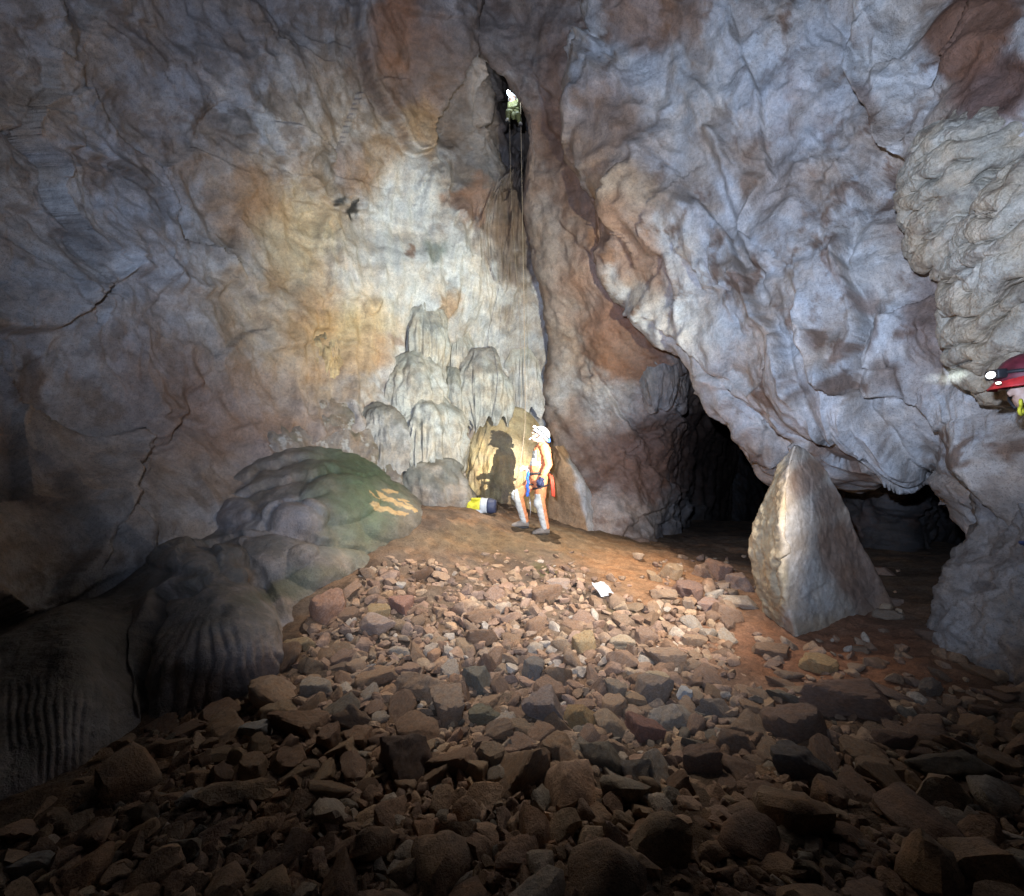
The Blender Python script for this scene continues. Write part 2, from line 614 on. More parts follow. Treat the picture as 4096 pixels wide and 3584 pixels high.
def back_wall():
    pxs = [-420, -200, -80, 0, 100, 200, 300, 380, 440, 478, 510, 545, 620]
    net = rows(pxs, [
        (-420, [2.3, 3.0, 3.3, 3.5, 3.9, 4.3, 4.8, 5.2, 5.5, 5.8, 6.1, 6.4, 6.9]),
        (-180, [2.4, 3.1, 3.5, 3.8, 4.4, 5.0, 5.6, 6.1, 6.4, 6.8, 7.1, 7.4, 7.8]),
        (-60, [2.4, 3.2, 3.7, 4.1, 4.8, 5.5, 6.2, 6.7, 7.0, 7.4, 7.7, 8.0, 8.6]),
        (20, [2.4, 3.2, 3.8, 4.2, 5.0, 5.8, 6.6, 7.1, 7.4, 7.8, 8.3, 9.2, 10.0]),
        (90, [2.4, 3.2, 3.8, 4.3, 5.1, 6.0, 6.9, 7.5, 8.0, 9.0, 13.0, 14.0, 14.0]),
        (160, [2.4, 3.2, 3.8, 4.3, 5.2, 6.2, 7.2, 7.9, 8.4, 8.9, 10.6, 12.0, 12.0]),
        (215, [2.4, 3.2, 3.8, 4.3, 5.2, 6.3, 7.4, 8.2, 8.6, 8.9, 9.0, 9.1, 9.6]),
        (265, [2.4, 3.2, 3.8, 4.3, 5.2, 6.3, 7.4, 8.2, 8.7, 9.0, 9.1, 9.2, 9.6]),
        (320, [2.4, 3.1, 3.7, 4.2, 5.1, 6.2, 7.4, 8.3, 8.9, 9.3, 9.5, 9.7, 10.2]),
        (400, [2.3, 3.0, 3.6, 4.1, 5.0, 6.1, 7.3, 8.2, 9.0, 9.7, 9.9, 9.8, 9.9]),
        (460, [2.2, 2.9, 3.5, 3.9, 4.8, 5.9, 7.0, 7.9, 8.9, 9.8, 10.0, 9.9, 9.9]),
        (520, [2.1, 2.8, 3.3, 3.7, 4.5, 5.5, 6.6, 7.5, 8.5, 9.5, 9.8, 9.8, 9.8]),
        (600, [2.0, 2.7, 3.1, 3.5, 4.2, 5.1, 6.1, 7.0, 7.8, 8.4, 8.8, 9.0, 9.2]),
        (720, [1.9, 2.5, 2.9, 3.2, 3.9, 4.7, 5.6, 6.4, 7.2, 7.9, 8.3, 8.6, 8.8])])

    def detail(p, uv):
        u, v = uv[..., 0], uv[..., 1]
        far = sstep(255, 340, u + .25 * (v - 300)) * sstep(120, 190, v)                   # fluted curtains of the lit back wall
        low = sstep(380, 470, v)
        wv = np.stack([fbm(p, .9, 2, seed=170), fbm(p, .9, 2, seed=171), fbm(p, .9, 2, seed=172)], -1)
        h = .30 * fbm(p, .55, 2, .5, seed=1)
        h += .24 * facets(p + .25 * wv, .95, 1, .6) * (1 - .65 * far)
        h += .075 * facets(aniso(p + .2 * wv, -45, 2.6), 1.7, 2, .8) * (1 - .6 * low) * (1 - .9 * far)
        h += .11 * ridged(aniso(p + .3 * wv, -50, 6.0), 1.15, 2, .45, seed=3) * (1 - .75 * low) * (1 - .9 * far)
        h += .030 * ridged(aniso(p + .12 * wv, -54, 8.0), 5.0, 3, .55, seed=4) * (1 - .8 * low) * (1 - .9 * far)
        h += .016 * fbm(p, 5, 3, .5, seed=6) * (1 - .5 * low)
        q = np.stack([p[..., 0], p[..., 1], p[..., 2] * .10], -1)
        q2 = q + .07 * np.stack([fbm(p, 1.2, 2, seed=50), fbm(p, 1.2, 2, seed=51), 0 * u], -1)
        h += far * (.085 * ridged(q2, 2.3, 2, .5, seed=9) + .040 * ridged(q2, 6.5, 3, .55, seed=10) + .15 * (1 - np.abs(perlin(q2 * 1.6 + 3))))
        # drapery clumps: short tongues that end in a lip
        tz = np.mod(p[..., 2] * 1.15 + .9 * fbm(np.stack([p[..., 0] * 2.2, p[..., 1], p[..., 2] * .3], -1), 1.0, 2, seed=60), 1.0)
        h += far * .17 * (1 - tz) ** 2 * sstep(-.2, .3, fbm(p, 1.0, 2, seed=62))
        h += steps(uv, p, [
            # hanging brown tongue high up
            ([(345, -60), (352, 30), (372, 90), (392, 120), (400, 140), (415, 153), (428, 152), (440, 120), (452, 70), (470, 20)], .42, 3, 28, .06),
            # left: ledge with a bright block above a dark crack
            ([(-80, 330), (0, 334), (50, 330), (90, 300), (120, 278), (190, 300), (240, 290)], .22, 3.5, 40, 0.048),
            ([(0, 200), (60, 235), (110, 275), (100, 300)], .14, 3.5, 30, 0.030),
            ([(30, 140), (90, 160), (150, 200), (190, 240)], .12, 3.5, 30, 0.030),
            ([(60, 470), (80, 500), (95, 540), (60, 600)], .12, 3.5, 24, 0.042),
            ([(150, 560), (120, 500), (140, 450), (190, 415)], .10, 3.5, 26, 0.048),
            ([(215, 545), (228, 520), (250, 480), (300, 455), (370, 440)], .14, 3.5, 30, 0.054),
            ([(235, 545), (245, 500), (280, 470), (320, 460)], .10, 3.5, 20, 0.042),
            ([(105, 545), (112, 520), (128, 500), (125, 470), (165, 440), (190, 400)], .12, 3.5, 26, 0.054),
            ([(200, 270), (260, 305), (310, 335), (350, 340)], .12, 3.5, 22, 0.030),
            ([(280, 235), (330, 255), (350, 300)], .10, 3.5, 20, 0.024),
            ([(200, 120), (250, 150), (300, 190), (330, 205), (385, 222)], .12, 3.5, 26, 0.030),
            ([(255, 360), (300, 345), (330, 330)], .10, 3.5, 20, 0.030),
        ])
        return h

    def paint(p, uv, h):
        u, v = uv[..., 0], uv[..., 1]
        n1 = fbm(p, .8, 5, .6, seed=21)
        n2 = fbm(p, 2.4, 5, .62, seed=22)
        n3 = fbm(aniso(p, -45, 2.5), 1.6, 5, .62, seed=23)
        c = np.zeros(p.shape) + np.array((.31, .30, .30))
        c = mixc(c, PALE, sstep(-.1, .35, n1))
        c = mixc(c, (.20, .165, .14), .85 * sstep(.0, .35, n2))
        c = mixc(c, TAN, .45 * sstep(.12, .5, n3))
        c = mixc(c, DARK, .6 * sstep(.3, .65, -n3 + .3 * n2))
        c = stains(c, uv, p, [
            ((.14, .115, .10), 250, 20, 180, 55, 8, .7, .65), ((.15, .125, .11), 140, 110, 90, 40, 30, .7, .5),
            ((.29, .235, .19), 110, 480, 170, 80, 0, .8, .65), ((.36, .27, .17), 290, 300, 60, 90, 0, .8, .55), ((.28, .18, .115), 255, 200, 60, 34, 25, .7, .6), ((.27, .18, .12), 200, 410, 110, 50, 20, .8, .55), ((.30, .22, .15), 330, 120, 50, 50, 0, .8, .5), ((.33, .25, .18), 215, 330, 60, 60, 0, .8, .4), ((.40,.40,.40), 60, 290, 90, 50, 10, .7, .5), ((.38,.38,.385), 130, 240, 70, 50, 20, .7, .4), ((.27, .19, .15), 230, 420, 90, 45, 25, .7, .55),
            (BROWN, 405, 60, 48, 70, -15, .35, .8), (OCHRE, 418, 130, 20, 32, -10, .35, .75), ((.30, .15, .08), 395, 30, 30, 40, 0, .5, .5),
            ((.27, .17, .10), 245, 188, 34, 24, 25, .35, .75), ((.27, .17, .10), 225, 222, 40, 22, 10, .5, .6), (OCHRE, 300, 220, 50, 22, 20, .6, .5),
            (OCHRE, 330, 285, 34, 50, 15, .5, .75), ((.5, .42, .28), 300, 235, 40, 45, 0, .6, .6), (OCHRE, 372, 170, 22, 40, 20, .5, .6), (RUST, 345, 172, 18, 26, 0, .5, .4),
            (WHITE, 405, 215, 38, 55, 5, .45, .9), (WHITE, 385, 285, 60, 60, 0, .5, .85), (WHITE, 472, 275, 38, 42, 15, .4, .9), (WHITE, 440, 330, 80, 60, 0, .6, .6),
            ((.165, .125, .10), 485, 110, 40, 62, 0, .6, .85), ((.185, .145, .12), 480, 40, 50, 50, 0, .6, .75), ((.14, .12, .11), 470, 180, 40, 24, 0, .6, .6), (RUST, 462, 205, 24, 22, 0, .3, .8), ((.145, .095, .062), 502, 235, 22, 46, 0, .5, .85),  # last entry paints crevice shade beside the shaft
            ((.11, .075, .052), 520, 215, 18, 66, 0, .5, .85), (OCHRE, 322, 350, 50, 34, 0, .6, .6), ((.5, .37, .18), 350, 325, 34, 30, 0, .6, .6),  # first entry carries the painted crevice shade down along the rope
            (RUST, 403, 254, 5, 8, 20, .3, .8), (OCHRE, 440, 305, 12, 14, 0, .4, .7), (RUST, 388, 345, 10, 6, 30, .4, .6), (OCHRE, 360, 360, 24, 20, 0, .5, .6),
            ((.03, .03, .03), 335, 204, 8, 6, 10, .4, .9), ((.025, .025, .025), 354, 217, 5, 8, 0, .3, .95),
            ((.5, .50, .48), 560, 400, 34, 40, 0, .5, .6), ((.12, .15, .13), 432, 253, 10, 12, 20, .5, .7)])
        return c
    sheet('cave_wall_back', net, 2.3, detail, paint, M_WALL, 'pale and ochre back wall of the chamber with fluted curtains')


back_wall()


def middle_wall():
    net = [
        [(470, -420, 8.5), (455, -420, 6.2), (500, -420, 6.2), (560, -420, 6.1), (640, -420, 6.1), (720, -420, 6.2), (800, -420, 6.3)],
        [(490, -160, 9.5), (468, -160, 7.1), (515, -160, 6.9), (570, -160, 6.7), (640, -160, 6.6), (720, -160, 6.7), (800, -160, 6.8)],
        [(500, -30, 10), (470, -30, 7.6), (520, -30, 7.4), (575, -30, 7.1), (640, -30, 7.0), (720, -30, 7.0), (800, -30, 7.1)],
        [(520, 30, 11), (478, 45, 7.9), (530, 40, 7.6), (580, 40, 7.3), (640, 40, 7.1), (720, 40, 7.2), (800, 40, 7.3)],
        [(534, 80, 11), (508, 80, 8.1), (542, 85, 7.8), (585, 90, 7.4), (640, 90, 7.2), (720, 90, 7.3), (800, 90, 7.5)],
        [(542, 115, 11), (523, 115, 8.2), (550, 120, 7.9), (590, 130, 7.5), (645, 130, 7.3), (720, 130, 7.5), (800, 130, 7.7)],
        [(548, 180, 11), (523, 180, 8.5), (552, 185, 8.0), (595, 190, 7.6), (650, 190, 7.4), (720, 190, 7.7), (800, 190, 8)],
        [(558, 250, 11), (534, 250, 8.95), (562, 255, 8.2), (602, 260, 7.8), (655, 260, 7.6), (720, 260, 8), (800, 260, 8.5)],
        [(566, 310, 11), (544, 310, 9.25), (574, 312, 8.5), (615, 315, 8.1), (662, 318, 7.9), (720, 320, 8.3), (800, 320, 9)],
        [(575, 370, 11), (548, 370, 9.6), (582, 372, 8.8), (625, 375, 8.4), (672, 376, 8.6), (704, 380, 10.2), (770, 380, 18)],
        [(585, 430, 11), (550, 430, 9.5), (592, 432, 8.9), (632, 435, 8.8), (668, 438, 9.5), (690, 440, 12.0), (740, 440, 24)],
        [(590, 490, 11), (555, 490, 9.4), (598, 492, 8.7), (634, 495, 8.7), (662, 498, 9.4), (684, 500, 12.0), (730, 500, 24)],
        [(590, 545, 11), (560, 545, 9.0), (602, 547, 8.4), (638, 550, 8.4), (662, 552, 9.2), (684, 555, 12), (730, 555, 24)],
        [(590, 640, 10), (560, 640, 8.6), (602, 640, 8.0), (640, 640, 7.8), (668, 640, 8.0), (688, 640, 11), (730, 640, 24)],
    ]

    def detail(p, uv):
        u, v = uv[..., 0], uv[..., 1]
        low = sstep(360, 430, v)
        up = 1 - sstep(60, 130, v)
        h = .20 * fbm(p, .6, 3, .5, seed=31)
        h += .10 * facets(p, 1.1, 11, .5) * (.35 + .65 * np.maximum(low, up))
        h += .05 * ridged(aniso(p, -55, 3), 2.0, 4, .55, seed=33) * (.35 + .65 * np.maximum(low, up))
        h += .035 * fbm(p, 4.2, 5, .6, seed=34)
        h += .022 * facets(p, 7.5, 12, .9) * (.4 + .6 * np.maximum(low, up))
        h += steps(uv, p, [
            ([(540, 120), (560, 140), (590, 190), (595, 230), (600, 262), (645, 330)], .12, 2.5, 20, .05),
            ([(575, 240), (600, 265), (640, 325)], .12, 2, 16, .04),
            ([(660, 420), (640, 440), (610, 395), (590, 370), (575, 350)], .12, 2.5, 24, .05),
            ([(690, 500), (660, 480), (640, 462)], .10, 2, 20, .05),
            ([(605, 545), (640, 520), (665, 505)], .10, 2, 20, .06),
            ([(690, 552), (640, 538), (600, 530)], .08, 2, 16, .05),
            ([(700, 430), (672, 415), (660, 380), (690, 372)], .10, 2.5, 20, .05),
            ([(528, 60), (545, 90), (560, 100)], .08, 2, 16, .05),
        ])
        return h

    def paint(p, uv, h):
        n1 = fbm(p, .8, 5, .6, seed=61)
        n2 = fbm(p, 2.6, 5, .62, seed=62)
        c = np.zeros(p.shape) + np.array((.235, .185, .155))
        c = mixc(c, (.33, .285, .25), sstep(-.1, .45, n1))
        c = mixc(c, (.15, .095, .07), .7 * sstep(.05, .45, n2))
        c = stains(c, uv, p, [
            ((.20, .12, .085), 560, 120, 30, 80, -5, .5, .7), (BROWN, 585, 200, 26, 90, -25, .5, .75), ((.30, .15, .075), 620, 235, 22, 40, -35, .4, .6),
            ((.31, .25, .205), 560, 300, 34, 70, -20, .6, .7), (RUST, 622, 340, 40, 42, 10, .22, .85), (RUST, 610, 372, 22, 26, 0, .25, .8), ((.24, .13, .09), 600, 290, 50, 34, 20, .6, .6),
            (PALE, 600, 415, 60, 26, 35, .4, .8), (PALE, 645, 405, 34, 22, 0, .4, .7), ((.13, .075, .05), 680, 440, 60, 34, 10, .5, .85), ((.085, .06, .05), 705, 490, 34, 90, 0, .5, .8), ((.15, .085, .06), 630, 465, 45, 30, 20, .5, .8),  # the two darkest browns paint shade at the passage mouth
            ((.16, .10, .075), 575, 430, 22, 26, 0, .5, .6), ((.20, .19, .18), 670, 520, 40, 26, 0, .5, .7), ((.15, .09, .06), 615, 545, 40, 12, 15, .5, .7),
            ((.20, .17, .15), 510, 40, 50, 40, 0, .6, .6)], warp=16)
        return c
    sheet('cave_wall_middle', net, 2.3, detail, paint, M_WALL, 'smooth brown slab wall beside the dark shaft')


middle_wall()


def right_wall():
    net = [
        [(660, -420, 7.5), (560, -420, 5.9), (650, -420, 5.3), (740, -420, 4.8), (830, -420, 4.3), (930, -420, 3.8), (1030, -420, 3.2), (1180, -420, 2.6), (1420, -420, 2.0)],
        [(670, -170, 8.0), (574, -170, 6.4), (655, -170, 5.8), (745, -170, 5.4), (835, -170, 4.9), (930, -170, 4.2), (1030, -170, 3.5), (1180, -170, 2.8), (1420, -170, 2.1)],
        [(665, -30, 8.4), (576, -30, 7.2), (655, -30, 6.2), (745, -30, 5.8), (835, -30, 5.2), (930, -30, 4.5), (1030, -30, 3.7), (1180, -30, 2.9), (1420, -30, 2.2)],
        [(670, 30, 8.6), (592, 30, 7.4), (660, 30, 6.3), (745, 30, 5.8), (835, 30, 5.2), (930, 30, 4.5), (1030, 30, 3.7), (1180, 30, 2.9), (1420, 30, 2.2)],
        [(660, 100, 8.7), (578, 100, 7.55), (655, 100, 6.4), (745, 100, 5.8), (835, 100, 5.2), (930, 100, 4.5), (1030, 100, 3.7), (1180, 100, 2.9), (1420, 100, 2.2)],
        [(680, 180, 8.7), (598, 180, 7.6), (668, 180, 6.4), (752, 180, 5.8), (838, 180, 5.2), (930, 180, 4.5), (1030, 180, 3.7), (1180, 180, 2.9), (1420, 180, 2.2)],
        [(690, 255, 8.7), (608, 258, 7.75), (676, 260, 6.4), (756, 260, 5.7), (840, 260, 5.1), (930, 260, 4.4), (1030, 260, 3.7), (1180, 260, 2.9), (1420, 260, 2.2)],
        [(720, 310, 8.7), (650, 322, 7.5), (705, 330, 6.3), (772, 330, 5.6), (852, 330, 4.9), (930, 330, 4.3), (1030, 330, 3.6), (1180, 330, 2.8), (1420, 330, 2.1)],
        [(770, 350, 8.5), (704, 362, 6.95), (748, 378, 6.1), (802, 382, 5.4), (866, 384, 4.85), (940, 386, 4.25), (1030, 386, 3.55), (1180, 386, 2.8), (1420, 386, 2.1)],
        [(800, 385, 8.3), (738, 412, 6.6), (776, 422, 6.0), (822, 425, 5.45), (880, 424, 4.95), (946, 422, 4.35), (1030, 424, 3.6), (1180, 424, 2.85), (1420, 424, 2.1)],
        [(825, 420, 8.0), (768, 460, 6.5), (800, 456, 6.0), (842, 464, 5.6), (894, 446, 5.25), (952, 440, 4.75), (1034, 470, 3.7), (1180, 474, 2.9), (1420, 474, 2.15)],
        [(840, 425, 8.1), (786, 462, 7.2), (815, 452, 6.8), (852, 456, 6.5), (900, 438, 6.2), (962, 446, 5.6), (1040, 520, 4.0), (1180, 530, 3.1), (1420, 530, 2.3)],
        [(860, 420, 8.6), (806, 448, 8.2), (836, 446, 7.8), (866, 446, 7.5), (915, 436, 7.2), (975, 445, 6.6), (1045, 560, 4.5), (1180, 570, 3.4), (1420, 570, 2.5)],
    ]

    def detail(p, uv):
        u, v = uv[..., 0], uv[..., 1]
        wv = np.stack([fbm(p, 1.1, 2, seed=70), fbm(p, 1.1, 2, seed=71), fbm(p, 1.1, 2, seed=72)], -1)
        h = .28 * fbm(p, .6, 3, .5, seed=41)
        h += .14 * facets(p + .3 * wv, 1.1, 21, .6)
        q = p + .28 * wv
        h += .17 * ridged(aniso(q, -54, 7.0), .95, 2, .45, seed=43)
        h += .055 * facets(aniso(q, -54, 3.2), 1.7, 22, .9)
        h += .048 * ridged(aniso(q, -56, 8.0), 3.2, 3, .55, seed=45)
        h += .020 * fbm(p, 5, 3, .5, seed=44)
        h += .010 * facets(p, 8.0, 23, .9)
        h += steps(uv, p, [
            ([(900, -40), (872, 20), (868, 100), (900, 125), (932, 152), (970, 168), (1060, 190)], .45, 3, 60, .10),
            ([(830, 395), (790, 330), (760, 300), (735, 250), (710, 215), (690, 190)], 0.27, 2.5, 28, 0.045),
            ([(690, 262), (710, 290), (722, 288), (705, 262)], 0.17, 2, 18, 0.036),
            ([(875, 380), (872, 350), (880, 335), (862, 300), (850, 270), (860, 240)], 0.27, 2.5, 33, 0.054),
            ([(920, 440), (880, 400), (868, 370), (850, 350)], 0.24, 2.5, 28, 0.054),
            ([(855, 215), (880, 190), (910, 175)], 0.20, 2.5, 26, 0.054),
            ([(760, 250), (742, 235), (775, 180), (768, 120), (745, 60)], 0.17, 2.5, 26, 0.036),
            ([(640, 160), (615, 205), (625, 235), (640, 225)], 0.17, 2, 20, 0.036),
            ([(660, 320), (700, 345), (735, 375)], 0.17, 2.5, 23, 0.045),
            ([(620, 70), (600, 40), (580, 0), (570, -40)], 0.24, 2.5, 28, 0.054),
            ([(810, 300), (830, 350), (850, 375), (905, 395)], 0.20, 2.5, 28, 0.036),
            ([(700, 130), (720, 170), (740, 240), (775, 300)], 0.14, 2.5, 26, 0.027),
        ])
        return h

    def paint(p, uv, h):
        n1 = fbm(p, .9, 5, .6, seed=81)
        n2 = fbm(p, 2.8, 5, .62, seed=82)
        n3 = fbm(aniso(p, -52, 2.5), 1.9, 5, .62, seed=83)
        c = np.zeros(p.shape) + np.array((.47, .465, .46))
        c = mixc(c, (.34, .285, .235), .75 * sstep(.0, .4, n1))
        c = mixc(c, (.55, .55, .54), .8 * sstep(.05, .4, n3))
        c = mixc(c, (.24, .19, .155), .75 * sstep(.18, .5, n2))
        c = mixc(c, (.19, .125, .09), .7 * sstep(.50, .60, n2 + .25 * n1))
        c = stains(c, uv, p, [
            ((.30, .22, .16), 620, 150, 44, 60, -20, .6, .7), ((.26, .15, .09), 645, 25, 40, 34, 30, .4, .75), (BROWN, 690, 45, 12, 34, -20, .3, .75), ((.27, .17, .11), 690, 25, 20, 30, 0, .5, .5),
            ((.36, .26, .17), 635, 195, 34, 28, 30, .4, .75), ((.27, .15, .09), 618, 240, 28, 50, -35, .4, .8), ((.30, .20, .14), 610, 130, 34, 40, -10, .6, .6), ((.25, .15, .10), 655, 270, 16, 34, -38, .5, .6), ((.24, .14, .09), 645, 225, 18, 22, -30, .4, .6),
            ((.33, .25, .19), 770, 190, 70, 40, 20, .7, .6), (BROWN, 788, 88, 5, 22, -15, .3, .75), (BROWN, 800, 102, 6, 14, 0, .3, .75), (RUST, 795, 132, 7, 10, 0, .3, .6),
            ((.17, .085, .05), 1010, 25, 50, 52, 20, .22, .95), ((.13, .06, .04), 960, -30, 90, 34, 10, .3, .95), ((.15, .075, .05), 1060, 90, 60, 34, 0, .3, .9),
            (WHITE, 915, 70, 34, 60, -35, .4, .6), (RUST, 872, 305, 9, 11, 0, .3, .8), ((.19, .11, .075), 855, 280, 6, 22, -20, .4, .7), (BROWN, 887, 345, 4, 18, 0, .4, .6),
            ((.17, .11, .085), 940, 320, 26, 50, 0, .6, .75), ((.16, .11, .08), 905, 378, 14, 10, 20, .4, .7), ((.18, .12, .09), 895, 118, 20, 14, 20, .5, .7),
            ((.58,.58,.58), 745, 225, 10, 60, -38, .5, .7), ((.58,.58,.58), 800, 300, 9, 60, -38, .5, .7), ((.6,.6,.6), 850, 390, 12, 60, -50, .5, .6), ((.56,.56,.57), 790, 110, 50, 40, 0, .6, .6), (WHITE, 720, 345, 50, 40, 30, .5, .8), (WHITE, 700, 110, 40, 60, 0, .5, .5), (WHITE, 880, 270, 24, 50, -10, .5, .6)], warp=13)
        return c
    sheet('cave_wall_right', net, 2.3, detail, paint, M_WALL, 'pale blue-grey overhanging wall with rusty brown stains')


right_wall()


def right_pillar():
    net = [
        [(990, 400, 6.5), (968, 405, 4.8), (1000, 405, 4.2), (1060, 405, 3.6), (1200, 405, 2.7), (1420, 405, 2.1)],
        [(1000, 450, 6.5), (962, 448, 4.6), (1000, 450, 3.85), (1060, 450, 3.3), (1200, 450, 2.7), (1420, 450, 2.1)],
        [(1000, 490, 6.5), (974, 488, 4.4), (1005, 490, 3.8), (1060, 490, 3.3), (1200, 490, 2.6), (1420, 490, 2.0)],
        [(1000, 530, 6.5), (974, 530, 4.3), (1004, 532, 3.7), (1060, 535, 3.2), (1200, 540, 2.5), (1420, 540, 1.95)],
        [(985, 565, 6), (957, 570, 4.2), (990, 578, 3.6), (1050, 585, 3.1), (1200, 590, 2.4), (1420, 590, 1.9)],
        [(970, 600, 5.5), (942, 606, 4.05), (975, 622, 3.5), (1040, 640, 3.0), (1200, 660, 2.3), (1420, 680, 1.8)],
        [(950, 640, 5.0), (930, 655, 3.85), (962, 672, 3.4), (1030, 700, 2.9), (1200, 730, 2.2), (1420, 780, 1.7)],
        [(950, 690, 4.6), (925, 705, 3.7), (955, 725, 3.2), (1020, 760, 2.7), (1200, 800, 2.1), (1420, 880, 1.6)],
    ]

    def detail(p, uv):
        return .10 * fbm(p, .9, 3, .5, seed=91) + .07 * facets(p, 2.0, 31, .6) + .05 * fbm(p, 4, 5, .6, seed=92) + .02 * facets(p, 8, 32, .9) + .03 * ridged(p, 3, 3, .5, seed=93)

    def paint(p, uv, h):
        n1, n2 = fbm(p, 1.2, 5, .6, seed=94), fbm(p, 4, 5, .62, seed=95)
        c = np.zeros(p.shape) + np.array((.30, .295, .29))
        c = mixc(c, (.22, .18, .155), .8 * sstep(.0, .4, n1))
        c = mixc(c, (.13, .115, .105), .7 * sstep(.1, .5, n2))
        return stains(c, uv, p, [((.15, .12, .10), 1010, 440, 70, 30, 0, .6, .7), ((.19, .165, .15), 1010, 540, 50, 40, 0, .6, .4), (PALE, 965, 640, 34, 40, 0, .6, .6)])
    sheet('cave_wall_right_foot', net, 2.3, detail, paint, M_WALL, 'grey rock foot of the overhanging wall reaching the floor')


right_pillar()


def passage_wall():
    net = rows([640, 700, 750, 790, 830, 870, 910, 950, 1000, 1080], [
        (330, [24, 24, 20, 12, 8.2, 7.0, 6.6, 6.2, 5.8, 5]),
        (400, [26, 26, 22, 13, 8.6, 7.3, 6.9, 6.6, 6.4, 5.4]),
        (450, [26, 26, 24, 14, 9.0, 7.6, 7.2, 7.2, 7.4, 6.2]),
        (500, [26, 26, 25, 15, 9.3, 7.9, 7.6, 9.0, 11, 10]),
        (540, [26, 26, 25, 15, 9.2, 7.9, 7.8, 9.8, 11.5, 10.5]),
        (580, [25, 25, 24, 14, 9.0, 7.7, 7.6, 9.4, 10.5, 9.5]),
        (640, [24, 24, 22, 13, 8.6, 7.4, 7.3, 8.6, 9, 8.5])])

    def detail(p, uv):
        return .22 * fbm(p, .7, 3, .5, seed=101) + .12 * facets(p, 1.4, 41, .6) + .05 * ridged(aniso(p, -20, 2.5), 2.2, 4, .55, seed=102) + .04 * fbm(p, 4, 4, .6, seed=103)

    def paint(p, uv, h):
        n1, n2 = fbm(p, 1.0, 5, .6, seed=104), fbm(p, 3, 5, .62, seed=105)
        c = np.zeros(p.shape) + np.array((.06, .056, .055))  # near-black base puts the passage's darkness into the rock colour
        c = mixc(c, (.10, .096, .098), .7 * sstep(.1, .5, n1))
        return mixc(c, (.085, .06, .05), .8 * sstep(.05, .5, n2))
    sheet('cave_wall_passage', net, 2.6, detail, paint, M_WALL, 'rock with painted shade deep in the side passage behind the boulder')


passage_wall()


# ------------------------------------------------------------------ flowstone domes
DOME_PROFILE = np.array([(0, 1), (.30, .965), (.58, .86), (.80, .68), (.94, .45), (1.0, .22), (.985, .05), (.96, -.06), (.93, -.2)])


